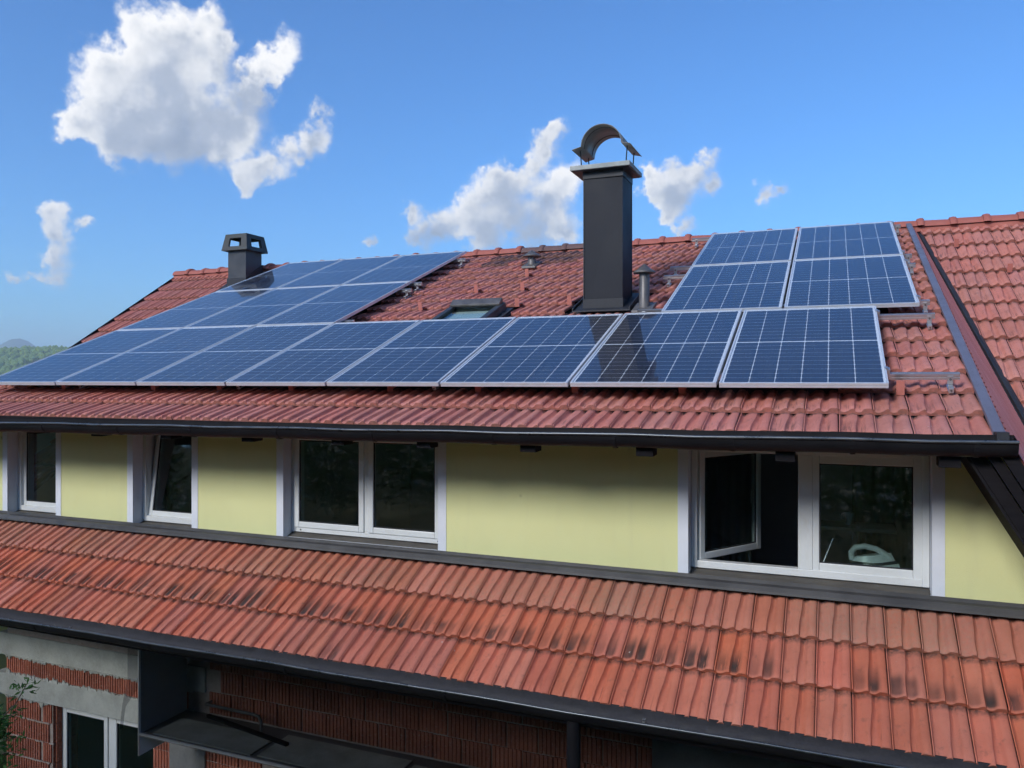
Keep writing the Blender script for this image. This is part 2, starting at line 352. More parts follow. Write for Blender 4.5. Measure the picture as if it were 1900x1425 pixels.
def glass_mat(name, tint, rough, ior, reflect=1.0, dust=0.0):
    def b(k):
        fr = k.node('ShaderNodeFresnel'); fr.inputs[0].default_value = ior
        face = k.math('SUBTRACT', 1.0, k.node('ShaderNodeNewGeometry').outputs['Backfacing']); fac = k.math('MULTIPLY', fr.outputs[0], face)
        tr = k.node('ShaderNodeBsdfTransparent'); tr.inputs[0].default_value = tuple(tint) + (1.0,)
        gl = k.node('ShaderNodeBsdfGlossy'); gl.inputs['Roughness'].default_value = rough
        gl.inputs['Color'].default_value = (reflect, reflect, reflect, 1.0)
        mx = k.node('ShaderNodeMixShader'); k.l.new(fac, mx.inputs[0]); k.l.new(tr.outputs[0], mx.inputs[1]); k.l.new(gl.outputs[0], mx.inputs[2])
        if not dust: return mx.outputs[0]
        co = k.node('ShaderNodeNewGeometry').outputs['Position']; df = k.node('ShaderNodeBsdfDiffuse'); df.inputs[0].default_value = (0.52, 0.51, 0.48, 1.0)
        amt = k.math('MULTIPLY', k.smooth(k.math('ADD', k.math('MULTIPLY', k.noise(co, 1.6, 5, 0.65), 0.7), k.math('MULTIPLY', k.noise(co, 25, 4, 0.7), 0.3)), 0.3, 0.75, 0.45, 1.8), dust)
        m2 = k.node('ShaderNodeMixShader'); k.l.new(amt, m2.inputs[0]); k.l.new(mx.outputs[0], m2.inputs[1]); k.l.new(df.outputs[0], m2.inputs[2])
        return m2.outputs[0]
    return material(name, b)[0]
M_GLASS = glass_mat('window_glass', (0.74, 0.82, 0.80), 0.025, 1.9)
M_PVGLASS = glass_mat('pv_glass', (0.90, 0.93, 0.95), 0.045, 1.64, 1.0, dust=0.016)
M_TINT = glass_mat('smoked_shade_sheet', (0.63, 0.66, 0.68), 0.08, 1.35, 0.6)  # tint also carries the shade of the recess behind it
M_FILM = glass_mat('grey_film', (0.80, 0.80, 0.82), 0.2, 1.4, 0.6)
def cell_mat():
    def b(k):
        co = k.node('ShaderNodeTexCoord').outputs['Object']; s = k.xyz(co); rnd = k.node('ShaderNodeObjectInfo').outputs['Random']
        # hair-fine silver fingers and busbars printed on the silicon
        bus = k.math('ABSOLUTE', k.math('SUBTRACT', k.math('FRACT', k.math('MULTIPLY', s[0], 9 / 0.166)), 0.5))
        m = k.smooth(bus, 0.035, 0.01, 0.0, 0.35)
        c = k.mix(rnd, (0.008, 0.011, 0.026, 1.0), (0.011, 0.015, 0.034, 1.0))
        c = k.mix(m, c, (0.30, 0.32, 0.36, 1.0))
        return principled(k, c, 0.35, 0, 0.5)
    return material('silicon_cell', b)[0]
M_CELL = cell_mat()
M_BACK = worn('white_backsheet', (0.84, 0.85, 0.87), (0.80, 0.81, 0.83), 4, (0.5, 0.6))

# ------------------------------------------------------------------ planes of the two roofs
TH = 0.367746; CT, ST = cos(TH), sin(TH)
Y0, Z0 = 5.470447, -0.016713                       # lower edge of the panel glass
OFF = 0.155
YR, ZR = Y0 + OFF * ST, Z0 - OFF * CT               # same place on the tiles
def dorm_z(y): return ZR + (y - YR) * ST / CT
M_DORM = T(0, YR, ZR) @ Matrix.Rotation(TH, 4, 'X')   # local x along house, y up the slope, z out of the roof
RY, RZ = 10.90, 1.875                                 # ridge
TM = math.atan(0.6445); CM, SM = cos(TM), sin(TM)
def main_z(y): return RZ - (RY - y) * 0.6445
EAVE_Y = 4.815; EAVE_Z = main_z(EAVE_Y)
M_MAIN = T(0, EAVE_Y, EAVE_Z) @ Matrix.Rotation(TM, 4, 'X')
XR = 0.83                                            # right edge of dormer tiles
XL = -8.36                                           # left edge of dormer
XG = -10.96                                          # left gable
XE = 4.2                                             # right end (outside the picture)
SIDE = 1.85                                          # fall of the dormer's side roof

house = thing('house', 'house with red tiled roof, yellow dormer wall and solar panels on top', 'house', T(-3.6, 8.0, -5.2))

# ------------------------------------------------------------------ ground, hills, mountain
GZ = -5.2
def terrain(x, y):
    r = math.hypot(x, y); az = math.degrees(math.atan2(-x, y))      # degrees left of straight ahead
    z = GZ
    if y < 3.4:                                                     # bank the photographer stands on
        tb = min(1, max(0, (3.4 - y) / 1.2)); z = GZ + (1.5) * tb * tb * (3 - 2 * tb)
        if y < 1.6: z += min(1, (1.6 - y) / 3.0) * 0.45 + max(0, -6.5 - y) * 0.55
        z = min(z, GZ + 9)
    far = min(1, max(0, (r - 60) / 500)); far = far * far * (3 - 2 * far)
    v = noise.fractal(Vector((x / 900, y / 900, 1.3)), 1.0, 2.0, 4)
    z = z * (1 - far) + far * (-34 + 14 * v)
    hill = math.exp(-((r - 980) / 330) ** 2) * (0.55 + 0.45 * cos(radians((az - 49) * 2.2))) if abs(az - 49) < 80 else 0
    z += 66 * max(0, hill) * (1 + 0.12 * noise.noise(Vector((x / 160, y / 160, 5))))
    rid = math.exp(-((r - 3050) / 520) ** 2)
    pk = 0.55 * math.exp(-((az - 54.2) / 1.9) ** 2) + 0.35 * math.exp(-((az - 60) / 4) ** 2) + 0.36 * math.exp(-((az - 46) / 6) ** 2) + 0.30 * (0.5 + 0.5 * noise.noise(Vector((az / 9, 2.2, 0))))
    z += 208 * rid * pk * (1 + 0.10 * noise.fractal(Vector((x / 500, y / 500, 9)), 1.0, 2.0, 4))
    return z
def build_ground():
    mb = MB(); radii = [0] + [1.2 * i for i in range(1, 16)] + [22, 30, 42, 60, 90, 140, 200, 280, 370, 460, 550, 630, 700, 760, 820, 880, 940, 1000, 1070, 1150, 1300, 1600, 1900, 2200, 2400, 2550, 2700, 2850, 2950, 3050, 3150, 3300, 3500, 3800, 4300, 5000]
    azs = []; a = -180.0
    while a < 180: azs.append(a); a += 0.45 if 40 <= a < 66 else 3.0
    rows = []
    for r in radii:
        rows.append([mb.vert((-r * sin(radians(z)), r * cos(radians(z)), terrain(-r * sin(radians(z)), r * cos(radians(z))))) for z in azs] if r else None)
    c = mb.vert((0, 0, terrain(0, 0))); n = len(azs)
    for j in range(n): mb.face((c, rows[1][(j + 1) % n], rows[1][j]))
    for A, B in zip(rows[1:], rows[2:]):
        for j in range(n): mb.face((A[j], A[(j + 1) % n], B[(j + 1) % n], B[j]))
    def b(k):
        co = k.node('ShaderNodeNewGeometry').outputs['Position']
        fld = k.node('ShaderNodeTexVoronoi'); k.l.new(co, fld.inputs['Vector']); fld.inputs['Scale'].default_value = 0.011
        big = k.noise(co, 0.012, 4, 0.6); fine = k.noise(co, 2.5, 4, 0.6)
        c = k.mix(k.smooth(big, 0.42, 0.6), (0.085, 0.16, 0.035, 1.0), (0.13, 0.19, 0.05, 1.0))
        c = k.mix(k.smooth(k.xyz(fld.outputs['Color'])[0], 0.66, 0.72), c, (0.20, 0.20, 0.08, 1.0))
        dist = k.vec('LENGTH', co)
        c = k.mix(k.smooth(dist, 1400, 2000), c, (0.045, 0.085, 0.035, 1.0))
        c = k.mix(k.smooth(fine, 0.35, 0.7, 0.0, 0.35), c, (0.05, 0.08, 0.02, 1.0))
        return principled(k, c, 0.9, 0, 0.2)
    structure('ground', mb, material('meadow', b)[0], smooth=60)
build_ground()

def leaf_mat(name, c1, c2, trans=0.35):
    def b(k):
        rnd = k.node('ShaderNodeObjectInfo').outputs['Random']
        co = k.node('ShaderNodeNewGeometry').outputs['Position']
        n = k.noise(co, 1.3, 3, 0.6); w = k.node('ShaderNodeTexWhiteNoise'); k.l.new(k.vec('SNAP', co, (0.06, 0.06, 0.06)), w.inputs['Vector'])
        f = k.math('ADD', k.math('MULTIPLY', n, 0.6), k.math('MULTIPLY', w.outputs['Value'], 0.4))
        c = k.mix(k.smooth(f, 0.25, 0.75), c1 + (1.0,), c2 + (1.0,))
        d = k.node('ShaderNodeBsdfDiffuse'); k.l.new(c, d.inputs[0]); tl = k.node('ShaderNodeBsdfTranslucent'); k.l.new(c, tl.inputs[0])
        mx = k.node('ShaderNodeMixShader'); mx.inputs[0].default_value = trans; k.l.new(d.outputs[0], mx.inputs[1]); k.l.new(tl.outputs[0], mx.inputs[2])
        return mx.outputs[0]
    return material(name, b)[0]
M_LEAF = leaf_mat('leaf_green', (0.035, 0.085, 0.022), (0.075, 0.15, 0.035))
M_LEAF2 = leaf_mat('leaf_fresh', (0.05, 0.13, 0.045), (0.10, 0.20, 0.06))
M_FOREST = leaf_mat('far_forest', (0.11, 0.18, 0.05), (0.22, 0.31, 0.09), 0.1)
M_BARK = worn('bark', (0.10, 0.075, 0.055), (0.06, 0.045, 0.035), 12, (0.8, 0.95), bump=0.5)
M_BLOOM = leaf_mat('white_blossom', (0.80, 0.80, 0.72), (0.70, 0.70, 0.62), 0.55)

def far_wood():
    mb = MB(); rng = random.Random(3)
    base = [(0, 0, 1), (0.9, 0, 0.35), (0.28, 0.85, 0.4), (-0.73, 0.53, 0.3), (-0.73, -0.53, 0.42), (0.28, -0.85, 0.3), (0.6, 0.4, -0.45), (-0.2, 0.7, -0.5), (-0.7, 0, -0.45), (-0.2, -0.7, -0.5), (0.6, -0.4, -0.5)]
    fc = [(0, 1, 2), (0, 2, 3), (0, 3, 4), (0, 4, 5), (0, 5, 1), (1, 6, 2), (2, 6, 7), (2, 7, 3), (3, 7, 8), (3, 8, 4), (4, 8, 9), (4, 9, 5), (5, 9, 10), (5, 10, 1), (1, 10, 6)]
    n = 0
    while n < 5200:
        az = rng.uniform(42, 64); r = rng.uniform(380, 1150); x, y = -r * sin(radians(az)), r * cos(radians(az))
        f = noise.noise(Vector((x / 85, y / 85, 3.1))) + 0.5 * noise.noise(Vector((x / 30, y / 30, 7)))
        if f < (0.05 if r > 640 else 0.36) - (0.35 if r > 900 else 0): continue
        h = rng.uniform(4, 9); z = terrain(x, y)
        for q in range(3):
            ox, oy, oz = rng.uniform(-2.4, 2.4), rng.uniform(-2.4, 2.4), rng.uniform(0.2, 0.75) * h; s = rng.uniform(1.6, 3.4)
            ii = [mb.vert((x + ox + vx * s * rng.uniform(0.8, 1.2), y + oy + vy * s * rng.uniform(0.8, 1.2), z + oz + vz * s * 1.15)) for vx, vy, vz in base]
            for t in fc: mb.face([ii[t[0]], ii[t[1]], ii[t[2]]])
        n += 1
    o = part('wood', mb, M_FOREST, None); o['kind'] = 'stuff'
    o['label'] = 'hazy green wood on the hillside far behind the roof, left'; o['category'] = 'wood'
far_wood()
def far_house(az, r, w, d, h, lab):
    x, y = -r * sin(radians(az)), r * cos(radians(az)); z = terrain(x, y) - 1
    hs = thing('farmhouse', lab, 'house', T(x, y, z), 'houses on the far hillside')
    M = T(x, y, z) @ Matrix.Rotation(radians(az + 20), 4, 'Z')
    part('wall', MB().box(-w / 2, w / 2, -d / 2, d / 2, 0, h), M_WHITE, hs, M)
    rf = MB(); e = 0.5
    rf.hexa([(-w / 2 - e, -d / 2 - e, h), (w / 2 + e, -d / 2 - e, h), (w / 2 + e, d / 2 + e, h), (-w / 2 - e, d / 2 + e, h), (-w / 2 - e, -0.1, h + d * 0.42), (w / 2 + e, -0.1, h + d * 0.42), (w / 2 + e, 0.1, h + d * 0.42), (-w / 2 - e, 0.1, h + d * 0.42)])
    part('roof', rf, M_RIDGE, hs, M)
    for i in (-1, 1): part('window', MB().box(i * w * 0.25 - 0.6, i * w * 0.25 + 0.6, -d / 2 - 0.05, -d / 2 + 0.1, h * 0.45, h * 0.8), M_BLACK, hs, M)
far_house(51.6, 640, 9, 7, 5, 'tiny white farmhouse on the hillside, higher of the two')
far_house(52.7, 560, 8, 7, 4.5, 'tiny white farmhouse on the hillside, lower of the two')

# ------------------------------------------------------------------ roof tiles
TW, TR = 0.2003, 0.3575; TRM = 0.362
COLS = [(0.000, 0.000, 0.007), (0.0055, 0.0055, 0.009), (0.012, 0.012, -0.004), (0.032, 0.024, -0.009), (0.055, 0.041, -0.002), (0.070, 0.054, 0.007), (0.081, 0.080, 0.0115),
        (0.091, 0.104, 0.009), (0.098, 0.114, -0.004), (0.117, 0.124, -0.009), (0.135, 0.137, -0.004), (0.144, 0.145, 0.006), (0.153, 0.154, 0.0115), (0.172, 0.172, 0.0130), (0.190, 0.190, 0.0115), (0.1955, 0.1955, 0.007), (0.1988, 0.1988, -0.001)]
ROWS = [0.0, 0.016, 0.10, 0.17, 0.235, 0.30, 0.41]
LIFT = 0.042
def tile_points():
    g = []
    for y in ROWS:
        t = min(1, max(0, (y - 0.08) / 0.20)); t = t * t * (3 - 2 * t)
        g.append([(a + (b - a) * t, y, z * 1.28 + LIFT * (1 - y / TR) - (0.009 if y == 0 else 0)) for a, b, z in COLS])
    return g
GRID = tile_points(); NCOL = len(COLS)
def tile_geo(mb, f=lambda p: p, uvs=None, x0=-1.0, x1=9.0):
    """one interlocking clay tile with its nose and right flank"""
    rows = []
    for r in GRID: rows.append([mb.vert(f(p)) for p in r])
    low = [mb.vert(f((p[0], 0.004, LIFT - 0.037))) for p in GRID[0]]
    side = [mb.vert(f((r[-1][0], r[-1][1], r[-1][2] - 0.012))) for r in GRID]
    def add(idx, uv):
        mb.face(idx)
        if uvs is not None: uvs.extend(uv)
    uvp = lambda p: (p[0] / TW, p[1] / TR)
    for i in range(len(ROWS) - 1):
        for j in range(NCOL - 1):
            add((rows[i][j], rows[i][j + 1], rows[i + 1][j + 1], rows[i + 1][j]), [uvp(GRID[i][j]), uvp(GRID[i][j + 1]), uvp(GRID[i + 1][j + 1]), uvp(GRID[i + 1][j])])
    for j in range(NCOL - 1):
        a, b = GRID[0][j][0] / TW, GRID[0][j + 1][0] / TW
        add((low[j], low[j + 1], rows[0][j + 1], rows[0][j]), [(a, -0.05), (b, -0.05), (b, -0.02), (a, -0.02)])
    for i in range(len(ROWS) - 1):
        a, b = ROWS[i] / TR, ROWS[i + 1] / TR
        add((rows[i][-1], side[i], side[i + 1], rows[i + 1][-1]), [(0.99, a), (1, a), (1, b), (0.99, b)])
def set_uv(me, uvs):
    l = me.uv_layers.new(name='UVMap'); l.data.foreach_set('uv', [c for p in uvs for c in p])
TILE_MESH = {}
def tile_mesh(mat):
    if mat.name not in TILE_MESH:
        mb = MB(); uvs = []; tile_geo(mb, uvs=uvs); me = mb.mesh('roof_tile', mat, smooth=48); set_uv(me, uvs); TILE_MESH[mat.name] = me
    return TILE_MESH[mat.name]
rt = random.Random(11)
def tile_matrix(frame, x, s, h=0.0):
    return frame @ T(x + rt.uniform(-.0012, .0012), s + rt.uniform(-.0025, .0025), h - .024 + rt.uniform(-.001, .001)) @ Matrix.Rotation(rt.gauss(0, 0.003), 4, 'Z') @ Matrix.Rotation(rt.gauss(0, 0.003), 4, 'Y')
def lay_tile(parent, frame, x, s, mat, name='roof_tile'):
    return link(name, tile_mesh(mat), parent, tile_matrix(frame, x, s))
def lay_many(parent, name, mat, spots):
    """the tiles past the limit: same tiles, one part"""
    mb = MB(); uvs = []; rnd = []
    for frame, x, s in spots:
        M = tile_matrix(frame, x, s); n0 = len(mb.f); tile_geo(mb, lambda p: M @ Vector(p), uvs); r = rt.random(); rnd += [r] * (len(mb.f) - n0)
    me = mb.mesh(name, mat, smooth=48); set_uv(me, uvs)
    a = me.attributes.new('rnd', 'FLOAT', 'FACE'); a.data.foreach_set('value', rnd)
    o = link(name, me, parent); o['kind'] = 'stuff'; return o

# dormer roof deck + tiles ------------------------------------------------
deck = MB()
deck.hexa([(XL, YR - .46 * CT, ZR - .46 * ST - .10), (XR + .03, YR - .46 * CT, ZR - .46 * ST - .10), (XR + .03, RY, dorm_z(RY) - .13), (XL, RY, dorm_z(RY) - .13),
           (XL, YR - .46 * CT, ZR - .46 * ST - .035), (XR + .03, YR - .46 * CT, ZR - .46 * ST - .035), (XR + .03, RY, dorm_z(RY) - .078), (XL, RY, dorm_z(RY) - .078)])
dormer_roof = part('dormer_roof', deck, M_DECK, house)
S0 = -0.469
PX0 = -8.1247; PW, PL, PG = 1.038, 1.755, 0.02; PP, PR_ = PW + PG, PL + PG
BX, BS = PX0 + 6.6719, 1.8008
def hidden_by_panel(x, s):
    """true where a tile lies well under a panel (s measured on the tiles)"""
    c = (x + TW / 2, s + TR / 2)
    def inside(ax, bx, a, b): return ax + 0.35 < c[0] < bx - 0.25 and a + 0.30 < c[1] < b - 0.05
    return inside(PX0, PX0 + 8 * PP, 0, PL) or inside(PX0, PX0 + 3 * PP, 0, 3 * PR_) or inside(BX, BX + 2 * PP, BS, BS + 2 * PR_)
CH_X0, CH_X1, CH_Y0, CH_Y1 = -2.37, -1.965, 7.76, 8.15
def blocked(x, s):
    y = YR + s * CT
    if x + TW > CH_X0 - .02 and x < CH_X1 + .02 and s + TR > 2.46 and s + .06 < 2.95: return True
    if -3.93 < x + TW / 2 < -3.24 and 1.5 < s + TR / 2 < 2.60: return True
    return False
NT_COL = int(round((XR - XL) / TW)); XT0 = XR - NT_COL * TW
spots = []
for r in range(17):
    s = S0 + r * TR
    for c in range(NT_COL):
        x = XT0 + c * TW
        if blocked(x, s) or hidden_by_panel(x, s): continue
        M = M_DORM @ Vector((x + .1, s + .15, 0)); d = -SY * M.x + CY * M.y
        soot = s > 4.85 and -4.6 < x < -3.2 and rt.random() < .85
        vis = (s < 0.2) or (-4.85 + (s - 1.6) * 0.02 < x < BX + 0.5 and s > 1.5) or x > 0.05
        spots.append((0 if vis else 1, d, x, s, soot, r))
spots.sort(key=lambda q: (q[0], q[1]))
for q in spots[:300]: lay_tile(dormer_roof, M_DORM, q[2], q[3], M_TILE_SOOT if q[4] else M_TILE)
rest = spots[300:]
lay_many(dormer_roof, 'more_roof_tiles', M_TILE, [(M_DORM, q[2], q[3]) for q in rest if not q[4]])
soots = [(M_DORM, q[2], q[3]) for q in rest if q[4]]
if soots: lay_many(dormer_roof, 'sooty_roof_tiles', M_TILE_SOOT, soots)

# main roof: decks, three separate stretches of tiles ----------------------
def main_deck(name, x0, x1, y0, y1):
    mb = MB(); z = lambda y, h: main_z(y) + h
    mb.hexa([(x0, y0, z(y0, -.12)), (x1, y0, z(y0, -.12)), (x1, y1, z(y1, -.12)), (x0, y1, z(y1, -.12)), (x0, y0, z(y0, -.075)), (x1, y0, z(y0, -.075)), (x1, y1, z(y1, -.075)), (x0, y1, z(y1, -.075))])
    return part(name, mb, M_DECK, house)
lower_roof = main_deck('lower_roof', -9.6, XE, EAVE_Y + .05, 5.80)
right_roof = main_deck('right_roof', XR + .06, XE, 5.80, RY)
left_roof = main_deck('left_roof', XG + .04, XL - .01, 5.80, RY)
back = MB(); back.hexa([(XG, RY, RZ - .2), (XE, RY, RZ - .2), (XE, 17.3, main_z(EAVE_Y) - .1), (XG, 17.3, main_z(EAVE_Y) - .1), (XG, RY, RZ - .03), (XE, RY, RZ - .03), (XE, 17.3, main_z(EAVE_Y)), (XG, 17.3, main_z(EAVE_Y))])
part('back_roof', back, M_RIDGE, house)
lx0 = -9.4
low_rows = [M_TILE_LOW, M_TILE_STAIN, M_TILE_DUST]
for r in range(3):
    for c in range(57):
        x = lx0 + c * TW + 0.085
        if x > 1.75: break
        s = r * TR
        mat = low_rows[r]
        if r == 1 and rt.random() < (0.10 if x < -.6 else .5): mat = M_TILE_LOW
        if r == 0 and rt.random() < 0.03: mat = M_TILE_STAIN
        lay_tile(lower_roof, M_MAIN, x, s, mat)
low_more = [(M_MAIN, lx0 + .085 + c * TW, r * TR) for r in range(4) for c in range(68) if lx0 + .085 + c * TW > (1.75 if r < 3 else 1.95) and lx0 + .085 + c * TW < XE - .2]
lay_many(lower_roof, 'more_roof_tiles', M_TILE_LOW, low_more)
def valley_x(y): return XR + .075 + (dorm_z(y) - main_z(y)) / SIDE     # where the side roof meets the main roof
S_TOP = (RY - EAVE_Y) / CM
n = 0; more = []
sr = S_TOP - .19 - 16 * TRM
while sr < S_TOP - .1:
    yy = EAVE_Y + (sr + .1) * CM
    x = valley_x(EAVE_Y + sr * CM) + .03
    x = lx0 + .085 + math.ceil((x - lx0 - .085) / TW - .02) * TW
    if sr > 2.4:                                              # tile cut along the valley
        y0c, y1c = EAVE_Y + sr * CM, EAVE_Y + (sr + .41) * CM; xa_, xb_ = valley_x(y0c) + .035, valley_x(y1c) + .035
        Mx = tile_matrix(M_MAIN, x - TW, sr); cut = MB(); uvs_ = []
        tile_geo(cut, lambda p: (max(p[0], xa_ + (xb_ - xa_) * p[1] / .41 - (x - TW)), p[1], p[2]), uvs_)
        me_ = cut.mesh('roof_tile', M_TILE, smooth=48); set_uv(me_, uvs_); link('roof_tile', me_, right_roof, Mx)
    while x < XE - .2:
        if x < 2.15 and sr > 2.4: lay_tile(right_roof, M_MAIN, x, sr, M_TILE); n += 1
        elif sr > 1.2: more.append((M_MAIN, x, sr))
        x += TW
    sr += TRM
lay_many(right_roof, 'more_roof_tiles', M_TILE, more)
sr = S_TOP - .19 - 16 * TRM; more = []
k = 0
while sr < S_TOP - .1:
    for c in range(14):
        x = XG + .02 + c * TW
        if x > XL - TW * .6: continue
        y = EAVE_Y + sr * CM
        if x + TW > -9.28 and x < -8.90 and y + .3 > 10.25 and y < 10.62: continue
        if sr > 5.0: lay_tile(left_roof, M_MAIN, x, sr, M_TILE)
        else: more.append((M_MAIN, x, sr))
    sr += TRM
lay_many(left_roof, 'more_roof_tiles', M_TILE, more)
# left gable: verge boards and wall
vb = MB(); z = lambda y, h: main_z(y) + h
for h0, h1, x0, x1 in ((-.20, .02, XG - .03, XG), (-.34, -.20, XG + .0, XG + .03)):
    vb.hexa([(x0, EAVE_Y, z(EAVE_Y, h0)), (x1, EAVE_Y, z(EAVE_Y, h0)), (x1, RY, z(RY, h0)), (x0, RY, z(RY, h0)), (x0, EAVE_Y, z(EAVE_Y, h1)), (x1, EAVE_Y, z(EAVE_Y, h1)), (x1, RY, z(RY, h1)), (x0, RY, z(RY, h1))])
part('verge_board', vb, M_SOFFIT, left_roof)
gw = MB(); gw.poly([(XG + .3, 5.6, GZ), (XG + .3, 5.6, z(5.6, -.2)), (XG + .3, RY, RZ - .2), (XG + .3, 16.5, -1.8), (XG + .3, 16.5, GZ)]); part('gable_wall', gw, M_WALL, house)

# ridge tiles -------------------------------------------------------------
def ridge_mesh(mat):
    mb = MB(); n = 9; L = 0.365
    stations = [(0, .118), (.285, .112), (.29, .138), (.325, .148), (.355, .142), (L, .128)]
    rings = []
    for x, r in stations:
        ring = []
        for i in range(n):
            a = pi * (0.02 + 0.96 * i / (n - 1)); ring.append(mb.vert((x, -cos(a) * r * 1.08, sin(a) * r * 0.82)))
        rings.append(ring)
    for A, B in zip(rings, rings[1:]):
        for i in range(n - 1): mb.face((A[i], A[i + 1], B[i + 1], B[i]))
    mb.face(rings[0]); mb.face(rings[-1][::-1])
    return mb.mesh('ridge_tile', mat, smooth=50)
RM, RMS = ridge_mesh(M_RIDGE), ridge_mesh(M_RIDGE_SOOT)
x = XG
while x < XE:
    par = left_roof if x < XL else dormer_roof if x < XR - .2 else right_roof
    if not (-9.45 < x < -9.0 and False):
        link('ridge_tile', RMS if -4.3 < x < -3.3 else RM, par, T(x, RY, RZ - .005 + rt.uniform(-.006, .006)) @ Matrix.Rotation(rt.gauss(0, .01), 4, 'Y'))
    x += 0.352
# strip under the ridge tiles
for nm, par, f, sy in (('ridge_strip', dormer_roof, None, 1),):
    mb = MB().box(XG, XE, RY - .10, RY + .10, RZ - .06, RZ + .0); part(nm, mb, M_RIDGE, par)

# little red snow stops ----------------------------------------------------
cm = MB().box(-.022, .022, -.100, .02, .020, .027); cm.hexa([(-.024, -.104, .004), (.024, -.104, .004), (.024, -.098, .004), (-.024, -.098, .004), (-.024, -.085, .098), (.024, -.085, .098), (.024, -.079, .098), (-.024, -.079, .098)]); clip_me = cm.mesh('snow_stop', M_CLIP)
def clips(parent, frame, s_base, row, xs):
    for x in xs: link('snow_stop', clip_me, parent, frame @ T(x, s_base + row * TR + .02, .002))
offx = XT0 + .17
for row, xs in ((2, [-7.2, -6.0, -5.2, -4.4, -3.4, -2.6, -1.8, -1.0, .31]), (11, [-4.1, -3.35]), (13, [-3.62, -2.5]), (15, [-3.9, -3.1]), (9, [-4.35, -3.2, -2.6])):
    xs = [offx + round((q - offx) / TW) * TW for q in xs]; clips(dormer_roof, M_DORM, S0, row, xs)
clips(right_roof, M_MAIN, S_TOP - .19 - TRM - TR, 1, [1.31]); clips(right_roof, M_MAIN, S_TOP - .19 - 3 * TRM - TR, 1, [1.73])

# ------------------------------------------------------------------ right edge: flashing, red side roof, valley
eave_s, top_s = -.475, 5.76
fl = MB()
pts = [(XR - .012, .030), (XR - .010, .050), (XR + .044, .052), (XR + .054, .040), (XR + .054, -.06)]
A = [fl.vert(M_DORM @ Vector((a, eave_s, h))) for a, h in pts]; B = [fl.vert(M_DORM @ Vector((a, top_s, h))) for a, h in pts]
for i in range(len(pts) - 1): fl.face((A[i], A[i + 1], B[i + 1], B[i]))
edge = part('edge_flashing', fl, M_FLASH, dormer_roof)
so_ = edge.modifiers.new('solid', 'SOLIDIFY'); so_.thickness = .004
# side roof: ribbed sheet that falls to the right
sd = MB(); ys = []; y = 4.98
while y < 10.75: ys.append(y); y += .0125
XS = XR + .060
prev = None
for i, y in enumerate(ys):
    ph = (y / .075) % 1.0; rib = .018 * max(0.0, min(1.0, 2.2 - abs(ph - .5) * 6.5))
    h0 = dorm_z(y) + .0
    yf = max(y, 0)
    xv = valley_x(y) - .02 if y > 5.9 else XS + (h0 + 2.4) / SIDE
    n_ = Vector((SIDE, 0, 1)).normalized() * rib
    a = sd.vert(Vector((XS, y, h0)) + n_); b = sd.vert(Vector((xv, y, h0 - SIDE * (xv - XS))) + n_)
    if prev: sd.face((prev[0], prev[1], b, a))
    prev = (a, b)
side_roof = part('side_roof', sd, M_CORR, house, smooth=35)
# valley gutter, black, with an upstand
vl = MB(); prevr = None
y = 5.82
while y < 10.85:
    xv = valley_x(y) - .045; zz = main_z(y)
    w = .06 + .006 * (10.85 - y)
    prof = [(xv - .03, zz + .085), (xv - .012, zz + .02), (xv + .012, zz + .012), (xv + w * .55, zz + .022), (xv + w * .62, zz + .05), (xv + w, zz + .045), (xv + w + .03, zz + .02)]
    row = [vl.vert((a, y, b)) for a, b in prof]
    if prevr:
        for i in range(len(row) - 1): vl.face((prevr[i], prevr[i + 1], row[i + 1], row[i]))
    prevr = row; y += .22
part('valley_flashing', vl, M_BLACK, right_roof, smooth=25)
# sloping black fascia boards under the front end of the side roof
def slope_board(name, a, b, y0, y1, x_to=1.75):
    """board whose upper/lower edges run parallel to the side roof; a, b = horizontal distances of its edges inside the roof line"""
    mb = MB(); zt = -0.36
    def P(off, x, y): return (x, y, -0.432 - 1.717 * (x + off - .91))
    z_top = -0.40
    xa = .91 - a + (0.432 + z_top) / 1.717 * -1; xb = .91 - b + (0.432 + z_top) / 1.717 * -1
    L = 1.5
    dx = L / 1.717
    mb.hexa([(xb, y0, z_top), (xa, y0, z_top), (xa, y1, z_top), (xb, y1, z_top), (xb + dx, y0, z_top - L), (xa + dx, y0, z_top - L), (xa + dx, y1, z_top - L), (xb + dx, y1, z_top - L)])
    return part(name, mb, M_SOFFIT, side_roof)
slope_board('fascia_board', -.02, .055, 4.965, 5.0)
slope_board('fascia_board', .060, .120, 5.0, 5.045)
slope_board('fascia_board', .125, .205, 5.045, 5.80)
slope_board('fascia_board', .210, .225, 5.02, 5.075)

